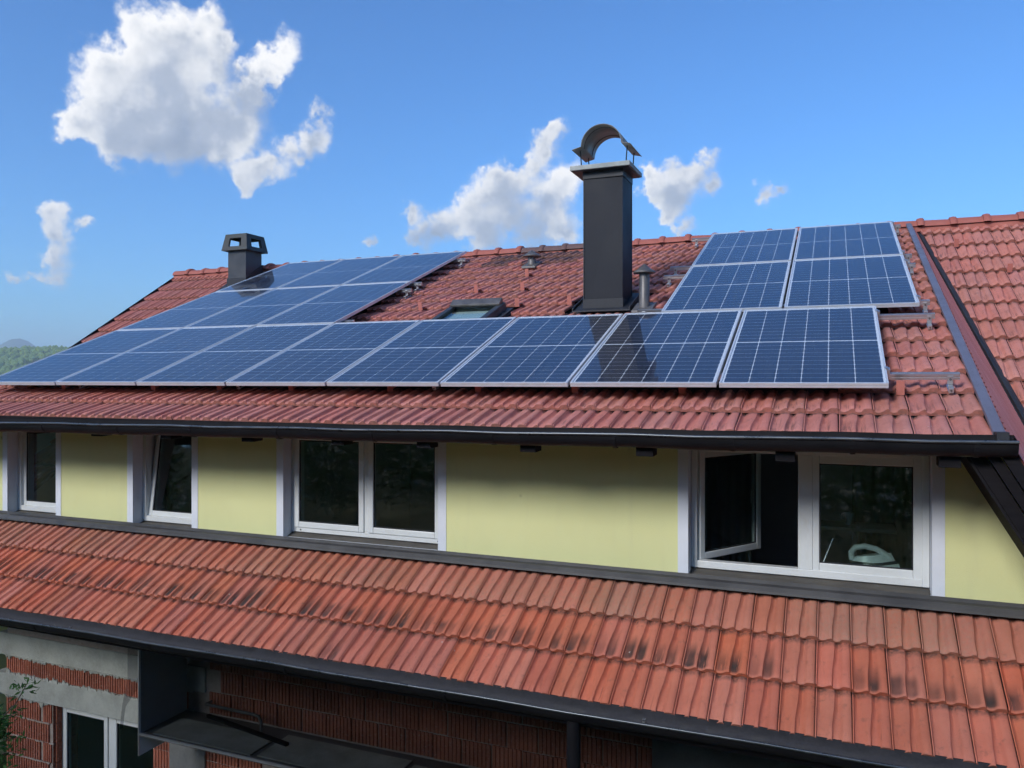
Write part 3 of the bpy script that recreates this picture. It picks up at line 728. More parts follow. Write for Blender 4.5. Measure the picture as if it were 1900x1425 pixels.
# ------------------------------------------------------------------ dormer eave: gutter, rafters, soffit
def gutter(name, parent, x0, z0, x1, z1, ylip, r, back_y, brackets, bedm, VS=1.05):
    """half-round gutter with a rolled lip; z given at both ends"""
    mb = MB(); n = 10; st = 24; rows = []; rows2 = []
    yc = ylip + r
    for i in range(st + 1):
        t = i / st; x = x0 + (x1 - x0) * t; zl = z0 + (z1 - z0) * t + .004 * sin(i * 2.1)
        ring = [(yc - r * cos(pi * j / n), zl - r * VS * sin(pi * j / n)) for j in range(n + 1)] + [(yc + r, zl + .035)]
        rows.append([mb.vert((x, a, b)) for a, b in ring])
        rows2.append([mb.vert((x, yc + (a - yc) * .955, zl + (b - zl) * .955 + .001)) for a, b in ring])
    for A, B in zip(rows, rows[1:]):
        for j in range(n + 1): mb.face((A[j], A[j + 1], B[j + 1], B[j]))
    mb.face(rows[0]); mb.face(rows[-1][::-1])
    g = part(name, mb, M_GUTTER, parent, smooth=50)
    bed = MB()
    v2 = [[bed.vert(mb.v[i]) for i in r] for r in rows2]
    for A, B in zip(v2, v2[1:]):
        for j in range(n + 1): bed.face((A[j], B[j], B[j + 1], A[j + 1]))
    part('gutter_bed', bed, bedm, g, smooth=50)
    lip = MB(); lip.tube([(x0 + (x1 - x0) * i / st, ylip - .004, z0 + (z1 - z0) * i / st + .004 * sin(i * 2.1) + .004) for i in range(st + 1)], .0095, 8)
    part('gutter_lip', lip, M_LIP, g, smooth=60)
    for bx in brackets:
        zb = z0 + (z1 - z0) * (bx - x0) / (x1 - x0); b = MB(); rows = []
        for j in range(n + 1):
            a = pi * j / n; rows.append([b.vert((bx + dx, yc - (r + q) * cos(a), zb - (r * VS + q) * sin(a))) for dx, q in ((-.014, .0005), (-.014, .005), (.014, .005), (.014, .0005))])
        for A, B in zip(rows, rows[1:]):
            for j in range(3): b.face((A[j], A[j + 1], B[j + 1], B[j]))
        part('gutter_bracket', b, M_GUTTER, g)
    return g
M_LIP = worn('gutter_lip_metal', (0.07, 0.08, 0.09), (0.12, 0.13, 0.14), 6, (0.25, 0.4), metal=0.6, bump=0.02)
gutter('gutter', house, -9.2, -.405, .91, -.335, 4.885, .068, 5.03, [-8.4, -7.3, -6.5, -5.6, -4.8, -3.95, -3.1, -2.15, -1.3, -.57, .10, .72], M_GUTTER, 1.22)
# fascia behind the gutter + rafter tails + soffit
part('eave_fascia', MB().box(-9.2, .80, 5.045, 5.075, -.43, -.335), M_SOFFIT, house)
sf = MB(); sf.hexa([(-9.2, 5.08, -.40), (.80, 5.08, -.40), (.80, 5.80, -.13), (-9.2, 5.80, -.13), (-9.2, 5.08, -.385), (.80, 5.08, -.385), (.80, 5.80, -.115), (-9.2, 5.80, -.115)])
part('soffit', sf, M_SOFFIT, house)
for x in (-8.35, -7.55, -6.75, -5.95, -5.15, -4.3, -3.45, -2.72, -1.92, -1.12, -.27, .60):
    rb = MB(); w = .055; rb.hexa([(x - w, 4.99, -.488), (x + w, 4.99, -.488), (x + w, 5.11, -.485), (x - w, 5.11, -.485), (x - w, 4.985, -.41), (x + w, 4.985, -.41), (x + w, 5.11, -.395), (x - w, 5.11, -.395)])
    part('rafter_tail', rb, M_SOFFIT, house)
# end cap box at the right end of the eave
part('eave_end_block', MB().box(XR - .005, XR + .055, 4.99, 5.07, -.36, -.285), M_BLACK, house)

# ------------------------------------------------------------------ yellow dormer wall with openings
YW = 5.78
OPEN = [(-8.19, -7.458, -1.44, -.40), (-6.386, -5.637, -1.435, -.40), (-4.573, -3.014, -1.41, -.45), (-.977, .591, -1.415, -.48)]
def wall_with_holes(x0, x1, z0, z1, y, thick, holes):
    mb = MB(); xs = sorted({x0, x1} | {h[0] for h in holes} | {h[1] for h in holes}); zs = sorted({z0, z1} | {h[2] for h in holes} | {h[3] for h in holes})
    for a, b in zip(xs, xs[1:]):
        for c, d in zip(zs, zs[1:]):
            mx, mz = (a + b) / 2, (c + d) / 2
            if any(h[0] < mx < h[1] and h[2] < mz < h[3] for h in holes): continue
            mb.poly([(a, y, c), (b, y, c), (b, y, d), (a, y, d)]); mb.poly([(a, y + thick, c), (a, y + thick, d), (b, y + thick, d), (b, y + thick, c)])
    mb.cur = 1
    for a, b, c, d in holes:
        mb.poly([(a, y, c), (a, y, d), (a, y + thick, d), (a, y + thick, c)]); mb.poly([(b, y, c), (b, y + thick, c), (b, y + thick, d), (b, y, d)])
        mb.poly([(a, y, c), (a, y + thick, c), (b, y + thick, c), (b, y, c)]); mb.poly([(a, y, d), (b, y, d), (b, y + thick, d), (a, y + thick, d)])
    mb.cur = 0
    return mb
wmb = wall_with_holes(-8.9, .86, -1.75, -.12, YW, .30, OPEN)
wmb.poly([(.86, YW, -1.75), (1.80, YW, -1.75), (.86, YW, -.12)]); wmb.poly([(.86, YW + .3, -1.75), (.86, YW + .3, -.12), (1.80, YW + .3, -1.75)])
dormer_wall = part('dormer_wall', wmb, [M_WALL, M_TRIM], house)
for a, b, c, d in OPEN:
    for x0, x1 in ((a - .075, a), (b, b + .075)):
        if x0 < -8.3: x0 = -8.262
        part('painted_band', MB().box(x0, x1, YW - .004, YW + .0, -1.425 + .003, -.12), M_TRIM, dormer_wall)
# apron flashing at the foot of the wall
ap = MB(); apf = [(YW - .006, -1.40), (YW - .010, -1.425), (YW - .035, -1.437), (5.675, main_z(5.675) + .072), (5.655, main_z(5.655) + .060), (5.652, main_z(5.652) + .045)]
ap.extrude_x(apf, -9.0, 1.75, closed=False); apo = part('apron_flashing', ap, M_APRON, house)
m_ = apo.modifiers.new('solid', 'SOLIDIFY'); m_.thickness = .003

# windows ------------------------------------------------------------------
def frame_geo(mb, x0, x1, z0, z1, y0, y1, w, wb=None, wt=None):
    wb = wb or w; wt = wt or w
    mb.box(x0, x0 + w, y0, y1, z0, z1); mb.box(x1 - w, x1, y0, y1, z0, z1)
    mb.box(x0 + w, x1 - w, y0 + .001, y1 - .001, z0, z0 + wb); mb.box(x0 + w, x1 - w, y0 + .001, y1 - .001, z1 - wt, z1)
    return mb
def sash(win, x0, x1, z0, z1, y, M=None, w=.052, handle=None):
    """a sash with its own pane, optionally swung by M"""
    s = part('sash', frame_geo(MB(), x0, x1, z0, z1, y, y + .055, w), M_WHITE, win, M, bevel=.006)
    part('glazing_bead', frame_geo(MB(), x0 + w - .001, x1 - w + .001, z0 + w - .001, z1 - w + .001, y + .008, y + .02, .009), M_BLACK, s, M)
    part('pane', MB().box(x0 + w - .004, x1 - w + .004, y + .022, y + .034, z0 + w - .004, z1 - w + .004), M_GLASS, s, M)
    if handle: part('handle', MB().box(handle - .012, handle + .012, y + .056, y + .075, (z0 + z1) / 2 - .05, (z0 + z1) / 2 + .05), M_WHITE, s, M, bevel=.003)
    return s
def sill(win, a, b, c):
    mb = MB(); y0 = YW - .055; zf = -1.455; zb = c + .03
    mb.hexa([(a - .03, y0, zf - .034), (b - .002, y0, zf - .034), (b - .002, 5.905, zb - .034), (a - .03, 5.905, zb - .034), (a - .03, y0, zf), (b - .002, y0, zf), (b - .002, 5.905, zb), (a - .03, 5.905, zb)])
    part('sill', mb, M_SILL, win, bevel=.004)
YF = 5.895
def window(i, lab=None):
    a, b, c, d = OPEN[i]
    mb = frame_geo(MB(), a + .002, b - .002, c + .035, d, YF, YF + .07, .042, .052, .045)
    return part('window', mb, M_WHITE, house, bevel=.004), a, b, c, d
# leftmost narrow window (closed)
w1, a, b, c, d = window(0); sash(w1, a + .035, b - .035, c + .08, d - .035, YF + .028); sill(w1, a, b, c)
# second narrow window, tilted open at the top
w2, a, b, c, d = window(1); piv = T(0, YF + .04, c + .085) @ Matrix.Rotation(radians(-7.5), 4, 'X') @ T(0, -(YF + .04), -(c + .085))
sash(w2, a + .038, b - .038, c + .082, d - .04, YF + .028, piv); sill(w2, a, b, c)
# double window
w3, a, b, c, d = window(2); mid = -3.777
part('mullion', MB().box(mid - .034, mid + .034, YF + .002, YF + .068, c + .087, d - .045), M_WHITE, w3, bevel=.004)
sash(w3, a + .036, mid - .022, c + .078, d - .04, YF - .012); sash(w3, mid + .022, b - .036, c + .078, d - .04, YF - .012); sill(w3, a, b, c)
for x in (a + .10, b - .06): part('drain_cap', MB().box(x - .006, x + .006, YF - .0025, YF, c + .05, c + .062), M_BLACK, w3)
# large right window, left sash swung into the room
w4, a, b, c, d = window(3); mid = -.185
part('mullion', MB().box(mid - .048, mid + .048, YF + .002, YF + .068, c + .087, d - .045), M_WHITE, w4, bevel=.004)
hinge = T(a + .05, YF + .05, 0) @ Matrix.Rotation(radians(58), 4, 'Z') @ T(-(a + .05), -(YF + .05), 0)
sash(w4, a + .045, mid - .03, c + .08, d - .045, YF + .03, hinge, handle=mid - .055)
sash(w4, mid + .03, b - .036, c + .078, d - .04, YF + .008, w=.062); sill(w4, a, b, c)

# rooms behind the glass ------------------------------------------------------
def room(x0, x1):
    mb = MB(); y0, y1, z0, z1 = YW + .30, 9.0, -2.25, -.06
    mb.poly([(x0, y1, z0), (x1, y1, z0), (x1, y1, z1), (x0, y1, z1)]); mb.poly([(x0, y0, z0), (x0, y1, z0), (x0, y1, z1), (x0, y0, z1)]); mb.poly([(x1, y0, z0), (x1, y0, z1), (x1, y1, z1), (x1, y1, z0)])
    mb.poly([(x0, y0, z0), (x1, y0, z0), (x1, y1, z0), (x0, y1, z0)]); mb.poly([(x0, y0, z1), (x0, y1, z1), (x1, y1, z1), (x1, y0, z1)])
    part('room', mb, M_ROOM, house)
room(-8.85, -7.0); room(-6.9, -5.2); room(-5.1, -2.2); room(-2.1, .87)

def curtain(x0, x1, y, z0, z1, lab, amp=.035, waves=7):
    mb = MB(); n = 60; A = []; B = []
    for i in range(n + 1):
        t = i / n; x = x0 + (x1 - x0) * t; yy = y + amp * sin(t * waves * 2 * pi) + .01 * sin(t * 31)
        A.append(mb.vert((x, yy, z0 + .02 * sin(t * 9)))); B.append(mb.vert((x, y + .5 * (yy - y), z1)))
    for i in range(n): mb.face((A[i], A[i + 1], B[i + 1], B[i]))
    o = part('curtain', mb, M_CURTAIN, None, smooth=True); m = o.modifiers.new('solid', 'SOLIDIFY'); m.thickness = .004
    tag(o, lab, 'curtain')
curtain(-1.15, -.62, 6.75, -2.0, -.3, 'dark curtain hanging behind the swung-in left sash of the large window')
curtain(.15, .62, 7.3, -2.0, -.3, 'dark curtain deep in the room behind the right pane of the large window', .03, 6)

# ironing board, iron and cup behind the large window's right pane
ib = thing('ironing_board', 'dark ironing board standing behind the large right window', 'ironing board', T(.15, 6.5, -2.25))
bd = MB(); pr = [(-.32, .0), (-.22, .15), (.55, .17), (.62, .10), (.62, -.10), (.55, -.17), (-.22, -.15)]
lo = [bd.vert((.10 + p[0], 6.36 + p[1], -1.425)) for p in pr]; hi = [bd.vert((.10 + p[0], 6.36 + p[1], -1.40)) for p in pr]
bd.face(lo[::-1]); bd.face(hi)
for i in range(len(pr)): j = (i + 1) % len(pr); bd.face((lo[i], lo[j], hi[j], hi[i]))
part('board', bd, M_IROND, ib)
for q in (-1, 1): part('leg', MB().tube([(.15 - q * .35, 6.36, -2.24), (.15 + q * .30, 6.36, -1.43)], .012, 8), M_ALU, ib)
part('cord_holder', MB().tube([(-.08, 6.42, -1.40), (-.005, 6.45, -1.20), (.06, 6.45, -1.20)], .006, 6), M_ALU, ib)
ir = thing('iron', 'white and dark steam iron standing on the ironing board behind the pane', 'iron', T(.24, 6.3, -1.40))
def iron_shape(z0, z1, s0, s1, mb):
    out = []
    for zz, s in ((z0, s0), (z1, s1)):
        ring = []
        for i in range(16):
            a = 2 * pi * i / 16; ex = cos(a); ey = sin(a) * (.055 if cos(a) < .3 else .055 * (1 - ((cos(a) - .3) / .7) ** 1.5 * .8))
            ring.append(mb.vert((.265 + ex * .175 * s, 6.30 + ey * s, zz + (.02 * ex if zz > z0 else 0))))
        out.append(ring)
    for i in range(16): mb.face((out[0][i], out[0][(i + 1) % 16], out[1][(i + 1) % 16], out[1][i]))
    mb.face(out[0][::-1]); mb.face(out[1]); return mb
MI = T(.24, 6.3, -1.40) @ Matrix.Scale(1.06, 4) @ T(-.24, -6.3, 1.40)
part('soleplate', iron_shape(-1.398, -1.385, 1.0, 1.0, MB()), M_ALU, ir, MI, smooth=40)
part('skirt', iron_shape(-1.385, -1.345, .98, .90, MB()), M_IRONW, ir, MI, smooth=40)
part('body', iron_shape(-1.345, -1.325, .90, .82, MB()), M_IROND, ir, MI, smooth=40)
hd = MB(); hp = [(.13, -1.32), (.125, -1.27), (.15, -1.235), (.21, -1.222), (.28, -1.235), (.335, -1.265), (.375, -1.30)]
hd.tube([(x_, 6.30, z_) for x_, z_ in hp], .020, 10); part('handle', hd, M_IRONW, ir, MI, smooth=50)
part('water_tank', iron_shape(-1.325, -1.275, .82, .62, MB()), M_IRONW, ir, MI, smooth=40)
cp = thing('cup', 'small white cup with a handle standing deep in the room behind the pane', 'cup', T(.12, 6.9, -1.16))
part('cup_body', MB().lathe([(.028, 0), (.036, .10), (.033, .10), (.026, .01)], (.12, 6.9, -1.16), 16), M_IRONW, cp, smooth=40)
part('cup_handle', MB().tube([(.085, 6.9, -1.07), (.055, 6.9, -1.08), (.055, 6.9, -1.12), (.09, 6.9, -1.135)], .006, 6), M_IRONW, cp)
sh = thing('shelf', 'dim wooden shelf carrying the cup in the room behind the pane', 'shelf', T(.15, 6.9, -1.19))
part('shelf_board', MB().box(-.15, .45, 6.75, 7.05, -1.19, -1.162), M_PLY, sh); part('shelf_support', MB().box(.13, .17, 6.85, 6.95, -2.24, -1.19), M_PLY, sh)

# ------------------------------------------------------------------ solar panels
FW = .013; FT = .035
def panel_meshes():
    fr = MB(); fr.box(0, FW, 0, PL, -FT, 0); fr.box(PW - FW, PW, 0, PL, -FT, 0)
    fr.box(FW, PW - FW, .0003, FW, -FT, -.0005); fr.box(FW, PW - FW, PL - FW, PL - .0003, -FT, -.0005)
    fr.box(.002, PW - .002, -.0015, .0003, -FT + .002, -.021); fr.box(.002, PW - .002, -.0015, .0003, -.016, -.002)
    bk = MB().box(FW, PW - FW, FW, PL - FW, -.012, -.008)
    gl = MB(); gl.poly([(FW, FW, -.0025), (PW - FW, FW, -.0025), (PW - FW, PL - FW, -.0025), (FW, PL - FW, -.0025)])
    return fr.mesh('frame', M_ALU_FR), bk.mesh('backsheet', M_BACK), gl.mesh('glass', M_PVGLASS)
FR, BK, GL = panel_meshes()
CWX = (PW - 2 * FW - 2 * .012) / 6; CSY = (PL - 2 * FW - 2 * .016 - .014) / 20
def cell_geo(mb, ox=0, oy=0):
    w, h, ch = (CWX - .0042) / 2, (CSY - .0036) / 2, .0066
    mb.poly([(ox - w + ch, oy - h, 0), (ox + w - ch, oy - h, 0), (ox + w, oy - h + ch, 0), (ox + w, oy + h - ch, 0), (ox + w - ch, oy + h, 0), (ox - w + ch, oy + h, 0), (ox - w, oy + h - ch, 0), (ox - w, oy - h + ch, 0)])
    return mb
cell_me = cell_geo(MB()).mesh('cell', M_CELL)
def cell_spots():
    for i in range(6):
        for j in range(20):
            yield FW + .012 + (i + .5) * CWX, FW + .016 + (j + .5) * CSY + (.014 if j > 9 else 0)
all_cells = MB()
for cx_, cy_ in cell_spots(): cell_geo(all_cells, cx_, cy_)
ALLC = all_cells.mesh('cells', M_CELL)
M_PAN = T(0, Y0, Z0) @ Matrix.Rotation(TH, 4, 'X')
def solar_panel(x, s, label, group, single):
    M = M_PAN @ T(x, s, rt.uniform(-.0015, .0015)) @ Matrix.Rotation(rt.gauss(0, .0008), 4, 'Y') @ Matrix.Rotation(rt.gauss(0, .0008), 4, 'X')
    p = thing('solar_panel', label, 'solar panel', M, group)
    link('frame', FR, p, M); bs = link('backsheet', BK, p, M); link('glass', GL, p, M)
    if single:
        for cx_, cy_ in cell_spots(): link('cell', cell_me, bs, M @ T(cx_, cy_, -.0068))
    else:
        c = link('cells', ALLC, bs, M @ T(0, 0, -.0068)); c['kind'] = 'stuff'
    return p
ORD = ['leftmost', 'second from the left', 'third from the left', 'fourth from the left', 'fifth from the left', 'third from the right', 'second from the right', 'rightmost']
G1 = 'solar panels on the dormer roof'
for i in range(8):
    solar_panel(PX0 + i * PP, 0, f'solar panel in the long bottom row, {ORD[i]} of eight', G1, i >= 4)
for r, nm in ((1, 'middle'), (2, 'top')):
    for i, o_ in enumerate(('left', 'centre', 'right')):
        solar_panel(PX0 + i * PP, r * PR_, f'solar panel in the {nm} row of the left array, {o_} column', G1, False)
for r, nm in ((0, 'lower'), (1, 'upper')):
    for i, o_ in enumerate(('left', 'right')):
        solar_panel(BX + i * PP, BS + r * PR_, f'solar panel in the block right of the chimney, {nm} {o_}', G1, True)

# rails, hooks, clamps -----------------------------------------------------
def rail(x0, x1, s, label, hooks):
    M = M_PAN @ T(x0, s, -FT - .042)
    L = x1 - x0; t = thing('mounting_rail', label, 'rail', M, 'aluminium mounting rails')
    prof = [(-.019, 0), (.019, 0), (.019, .040), (.008, .040), (.008, .032), (-.008, .032), (-.008, .040), (-.019, .040), (-.019, .026), (-.015, .024), (-.015, .016), (-.019, .014)]
    part('rail_bar', MB().extrude_x(prof, 0, L), M_ALU, t, M)
    for hx in hooks:
        Mh = M @ T(hx - x0, 0, 0); hk = MB()
        hk.box(-.017, .017, -.026, -.0195, -.030, .028); hk.box(-.015, .015, -.085, -.026, -.036, -.030); hk.box(-.015, .015, -.0915, -.085, -.058, -.030); hk.box(-.014, .014, -.0915, .05, -.064, -.058)
        h = part('roof_hook', hk, M_ALU, t, Mh, bevel=.002)
        part('bolt', MB().tube([(0, -.0265, .008), (0, -.036, .008)], .008, 6), M_STEEL, h, Mh)
        part('bolt', MB().tube([(0, -.093, -.045), (0, -.099, -.045)], .007, 6), M_STEEL, h, Mh)
    return t, M
r_, M = rail(PX0 - .12, .745, .27, 'aluminium rail under the bottom row, lower of its two, end sticking out right', [.69, -1.0, -3.0, -5.0, -7.0])
def end_clamp(t, x, s):
    Mc = M_PAN @ T(x, s, 0); part('end_clamp', MB().box(.001, .022, -.02, .02, -FT - .0015, -.004).box(-.010, .010, -.018, .018, .0008, .004), M_ALU, t, Mc)
end_clamp(r_, PX0 + 7 * PP + PW, .27)
r_, M = rail(PX0 - .12, .735, 1.60, 'aluminium rail under the bottom row, upper of its two, end sticking out right', [.695, -1.2, -3.2, -5.2, -7.2]); end_clamp(r_, PX0 + 7 * PP + PW, 1.60)
nm = ['lowest', 'second lowest', 'second highest', 'highest']
for i, s in enumerate((1.96, 3.28, 3.60, 4.93)):
    x1 = PX0 + 3 * PP + .10 + (.02 if i % 2 else 0)
    t_, M = rail(PX0 - .10, x1, s, f'aluminium rail of the left array with its end over the tiles, {nm[i]} of four', [x1 - .06, x1 - 1.4])
for i, s in enumerate((1.985, 3.30, 3.70, 5.28)):
    t_, M = rail(BX - .26, .735, s, f'aluminium rail of the raised right block poking out both sides, {nm[i]} of four', [BX - .20, .70])
    end_clamp(t_, BX + PP + PW, s)

# ------------------------------------------------------------------ big chimney
zb = dorm_z(CH_Y0) - .1; ZT = 2.13
sm = MB()
xm, zm = (CH_X0 + CH_X1) / 2, (zb + ZT) / 2
def face_break(P, ctr):      # diagonally creased sheet face
    c = [sm.vert(p) for p in P]; sm.face((c[0], c[1], c[2])); sm.face((c[0], c[2], c[3]))
e = .006
sm2 = sm
q = [(CH_X0, CH_Y0, zb), (CH_X1, CH_Y0 - e, zb), (CH_X1, CH_Y0, ZT), (CH_X0, CH_Y0 - e, ZT)]
face_break(q, None)
q2 = [(CH_X1, CH_Y0 - e, zb), (CH_X1, CH_Y1, zb), (CH_X1, CH_Y1, ZT), (CH_X1, CH_Y0, ZT)]; sm.poly(q2)
sm.poly([(CH_X1, CH_Y1, zb), (CH_X0, CH_Y1, zb), (CH_X0, CH_Y1, ZT), (CH_X1, CH_Y1, ZT)]); sm.poly([(CH_X0, CH_Y1, zb), (CH_X0, CH_Y0, zb), (CH_X0, CH_Y0 - e, ZT), (CH_X0, CH_Y1, ZT)])
chimney = part('chimney', sm, M_CHIM, house); chimney['label'] = 'tall anthracite sheet-metal chimney with concrete slab and arched cowl'
part('edge_trim', MB().box(CH_X1 - .006, CH_X1 + .004, CH_Y1 - .025, CH_Y1 + .004, zb, ZT), M_BLACK, chimney)
part('edge_trim', MB().box(CH_X0 - .004, CH_X0 + .006, CH_Y0 - .010, CH_Y0 + .015, zb, ZT), M_BLACK, chimney)
part('collar', MB().box(CH_X0 - .008, CH_X1 + .008, CH_Y0 - .016, CH_Y1 + .008, ZT - .075, ZT), M_BLACK, chimney)
bf = MB(); yb0 = CH_Y0 - .035
bf.box(CH_X0 - .008, CH_X1 + .010, CH_Y0 - .016, CH_Y1 + .010, zb, dorm_z(CH_Y0) + .125)
bf.hexa([(CH_X0 - .10, yb0 - .06, dorm_z(yb0 - .06) + .025), (CH_X1 + .10, yb0 - .06, dorm_z(yb0 - .06) + .025), (CH_X1 + .10, CH_Y1 + .1, dorm_z(CH_Y1 + .1) + .025), (CH_X0 - .10, CH_Y1 + .1, dorm_z(CH_Y1 + .1) + .025),
         (CH_X0 - .10, yb0 - .06, dorm_z(yb0 - .06) + .040), (CH_X1 + .10, yb0 - .06, dorm_z(yb0 - .06) + .040), (CH_X1 + .10, CH_Y1 + .1, dorm_z(CH_Y1 + .1) + .040), (CH_X0 - .10, CH_Y1 + .1, dorm_z(CH_Y1 + .1) + .040)])
for x_ in (CH_X0 - .10, CH_X1 + .085): bf.hexa([(x_, yb0 - .06, dorm_z(yb0 - .06) + .04), (x_ + .015, yb0 - .06, dorm_z(yb0 - .06) + .04), (x_ + .015, CH_Y1 + .1, dorm_z(CH_Y1 + .1) + .04), (x_, CH_Y1 + .1, dorm_z(CH_Y1 + .1) + .04), (x_, yb0 - .06, dorm_z(yb0 - .06) + .07), (x_ + .015, yb0 - .06, dorm_z(yb0 - .06) + .07), (x_ + .015, CH_Y1 + .1, dorm_z(CH_Y1 + .1) + .07), (x_, CH_Y1 + .1, dorm_z(CH_Y1 + .1) + .07)])
part('base_flashing', bf, M_BLACK, chimney, bevel=.004)
SX0, SX1, SY0, SY1 = -2.49, -1.868, 7.66, 8.20
part('crown_slab', MB().box(SX0, SX1, SY0, SY1, ZT, ZT + .048), M_CONC, chimney, bevel=.006)
part('crown_slab_lining', MB().box(SX0 + .02, SX1 - .02, SY0 + .02, SY1 - .02, ZT - .006, ZT + .001), M_CHIM2, chimney)
cw = MB(); xc = (SX0 + SX1) / 2 + .005; zs = ZT + .048 + .20; R = .212
prof = [(-R - .095, -.028), (-R - .088, -.02)] + [(-R, .0)] + [(-R * cos(pi * j / 22), R * .98 * sin(pi * j / 22)) for j in range(1, 22)] + [(R, .0), (R + .088, -.02), (R + .095, -.028)]
ya, yb_ = 7.70, 8.19
A = [cw.vert((xc + a, ya, zs + b)) for a, b in prof]; B = [cw.vert((xc + a, yb_, zs + b)) for a, b in prof]
for i in range(len(prof) - 1): cw.face((A[i], A[i + 1], B[i + 1], B[i]))
cowl = part('cowl', cw, M_GALV, chimney, smooth=50); md = cowl.modifiers.new('solid', 'SOLIDIFY'); md.thickness = .006
for sx in (-1, 1):
    for yy in (7.80, 8.09):
        part('cowl_rod', MB().tube([(xc + sx * (R + .02), yy, ZT + .046), (xc + sx * (R + .035), yy, zs - .004), (xc + sx * (R + .035), yy, zs + .012)], .0065, 8), M_CAPM, chimney)
for yy in (7.80, 8.09):
    part('cowl_strap', MB().tube([(xc - (R - .005) * cos(pi * j / 14), yy, zs + (R - .006) * .98 * sin(pi * j / 14)) for j in range(0, 15)], .005, 6), M_CAPM, chimney)

# small chimney at the left end of the ridge
c2 = MB().box(-9.27, -8.905, 10.30, 10.685, 1.15, 2.17)
ch2 = part('chimney', c2, M_CHIM2, house); ch2['label'] = 'small dark chimney with a slotted pyramid cap'
b2 = MB(); 
b2.hexa([(-9.40, 10.12, main_z(10.12) + .03), (-8.78, 10.12, main_z(10.12) + .03), (-8.78, 10.75, main_z(10.75) + .03), (-9.40, 10.75, main_z(10.75) + .03), (-9.40, 10.12, main_z(10.12) + .06), (-8.78, 10.12, main_z(10.12) + .06), (-8.78, 10.75, main_z(10.75) + .06), (-9.40, 10.75, main_z(10.75) + .06)])
b2.hexa([(-9.285, 10.285, 1.4), (-8.89, 10.285, 1.4), (-8.89, 10.70, 1.4), (-9.285, 10.70, 1.4), (-9.285, 10.285, main_z(10.285) + .19), (-8.89, 10.285, main_z(10.285) + .19), (-8.89, 10.70, main_z(10.70) + .19), (-9.285, 10.70, main_z(10.70) + .19)])
part('base_flashing', b2, M_BLACK, ch2)
cpm = MB(); cxm, cym = -9.0875, 10.4925; zc0 = 2.13; hh = .27; wb_, wt_ = .262, .215
def ringpt(i, w, z): sx = (-1, 1, 1, -1)[i]; sy = (-1, -1, 1, 1)[i]; return (cxm + sx * w, cym + sy * w, z)
def wz(z): return wb_ + (wt_ - wb_) * z / hh
zl0, zl1 = .065, .205
for i in range(4):
    j = (i + 1) % 4
    P = lambda t, z: tuple(Vector(ringpt(i, wz(z), zc0 + z)).lerp(Vector(ringpt(j, wz(z), zc0 + z)), t))
    for t0, t1, a, b in ((0, 1, 0, zl0), (0, 1, zl1, hh), (0, .24, zl0, zl1), (.76, 1, zl0, zl1)):
        o = [P(t0, a), P(t1, a), P(t1, b), P(t0, b)]
        inn = [Vector((cxm, cym, p[2])) + (Vector(p) - Vector((cxm, cym, p[2]))) * .90 for p in o]
        cpm.hexa([inn[0], inn[1], o[1], o[0], inn[3], inn[2], o[2], o[3]])
cpm.hexa([ringpt(i, wt_ + .002, zc0 + hh + .001) for i in range(4)] + [ringpt(i, .10, zc0 + hh + .028) for i in range(4)])
part('chimney_cap', cpm, M_CAPM, ch2)

# vent pipes ----------------------------------------------------------------
def vent(x, y, r, h, capr, label, tilt=0):
    z0_ = dorm_z(y); v = part('vent_pipe', MB().lathe([(r, -.08), (r, h * .5), (r * .97, h * .5 + .004), (r * .97, h)], (x, y, z0_), 24), M_STEEL, house, smooth=40); v['label'] = label
    part('vent_cap', MB().lathe([(capr, h - .025), (capr * 1.0, h - .012), (capr * .45, h + .028), (.012, h + .062)], (x, y, z0_), 28), M_STEEL, v, smooth=30)
    part('vent_base', MB().hexa([(x - .10, y - .14, dorm_z(y - .14) + .022), (x + .10, y - .14, dorm_z(y - .14) + .022), (x + .10, y + .12, dorm_z(y + .12) + .022), (x - .10, y + .12, dorm_z(y + .12) + .022),
                                 (x - .10, y - .14, dorm_z(y - .14) + .05), (x + .10, y - .14, dorm_z(y - .14) + .05), (x + .10, y + .12, dorm_z(y + .12) + .05), (x - .10, y + .12, dorm_z(y + .12) + .05)]), M_STEEL, v, bevel=.006)
vent(-1.735, 7.72, .052, .40, .108, 'grey vent pipe with a cone hood beside the big chimney')
vent(-3.735, 9.86, .055, .165, .125, 'short grey vent pipe with a flat cone hood near the ridge')

# roof window ---------------------------------------------------------------
KX0, KX1, KS0, KS1 = -3.90, -3.27, 1.50, 2.52
Mk = M_DORM
sk = MB(); 
sk.box(KX0, KX0 + .065, KS0, KS1, 0, .105); sk.box(KX1 - .065, KX1, KS0, KS1, 0, .105); sk.box(KX0 + .065, KX1 - .065, KS0, KS0 + .08, 0, .10); sk.box(KX0 + .065, KX1 - .065, KS1 - .10, KS1, 0, .10)
skylight = part('roof_window', sk, M_CHIM2, house, Mk, bevel=.008)
part('hood', MB().hexa([(KX0 + .02, KS1 - .13, .105), (KX1 - .02, KS1 - .13, .105), (KX1 - .02, KS1 - .015, .105), (KX0 + .02, KS1 - .015, .105), (KX0 + .02, KS1 - .13, .130), (KX1 - .02, KS1 - .13, .130), (KX1 - .02, KS1 - .03, .165), (KX0 + .02, KS1 - .03, .165)]), M_STEEL, skylight, Mk, bevel=.006)
part('pane', MB().box(KX0 + .065, KX1 - .065, KS0 + .08, KS1 - .10, .072, .080), M_GLASS, skylight, Mk)
part('blind', MB().box(KX0 + .065, KX1 - .065, KS0 + .08, KS1 - .10, .03, .04), M_BACK, skylight, Mk)
part('window_flashing', MB().box(KX0 - .055, KX1 + .055, KS0 - .06, KS1 + .05, .0, .022), M_CHIM2, skylight, Mk)

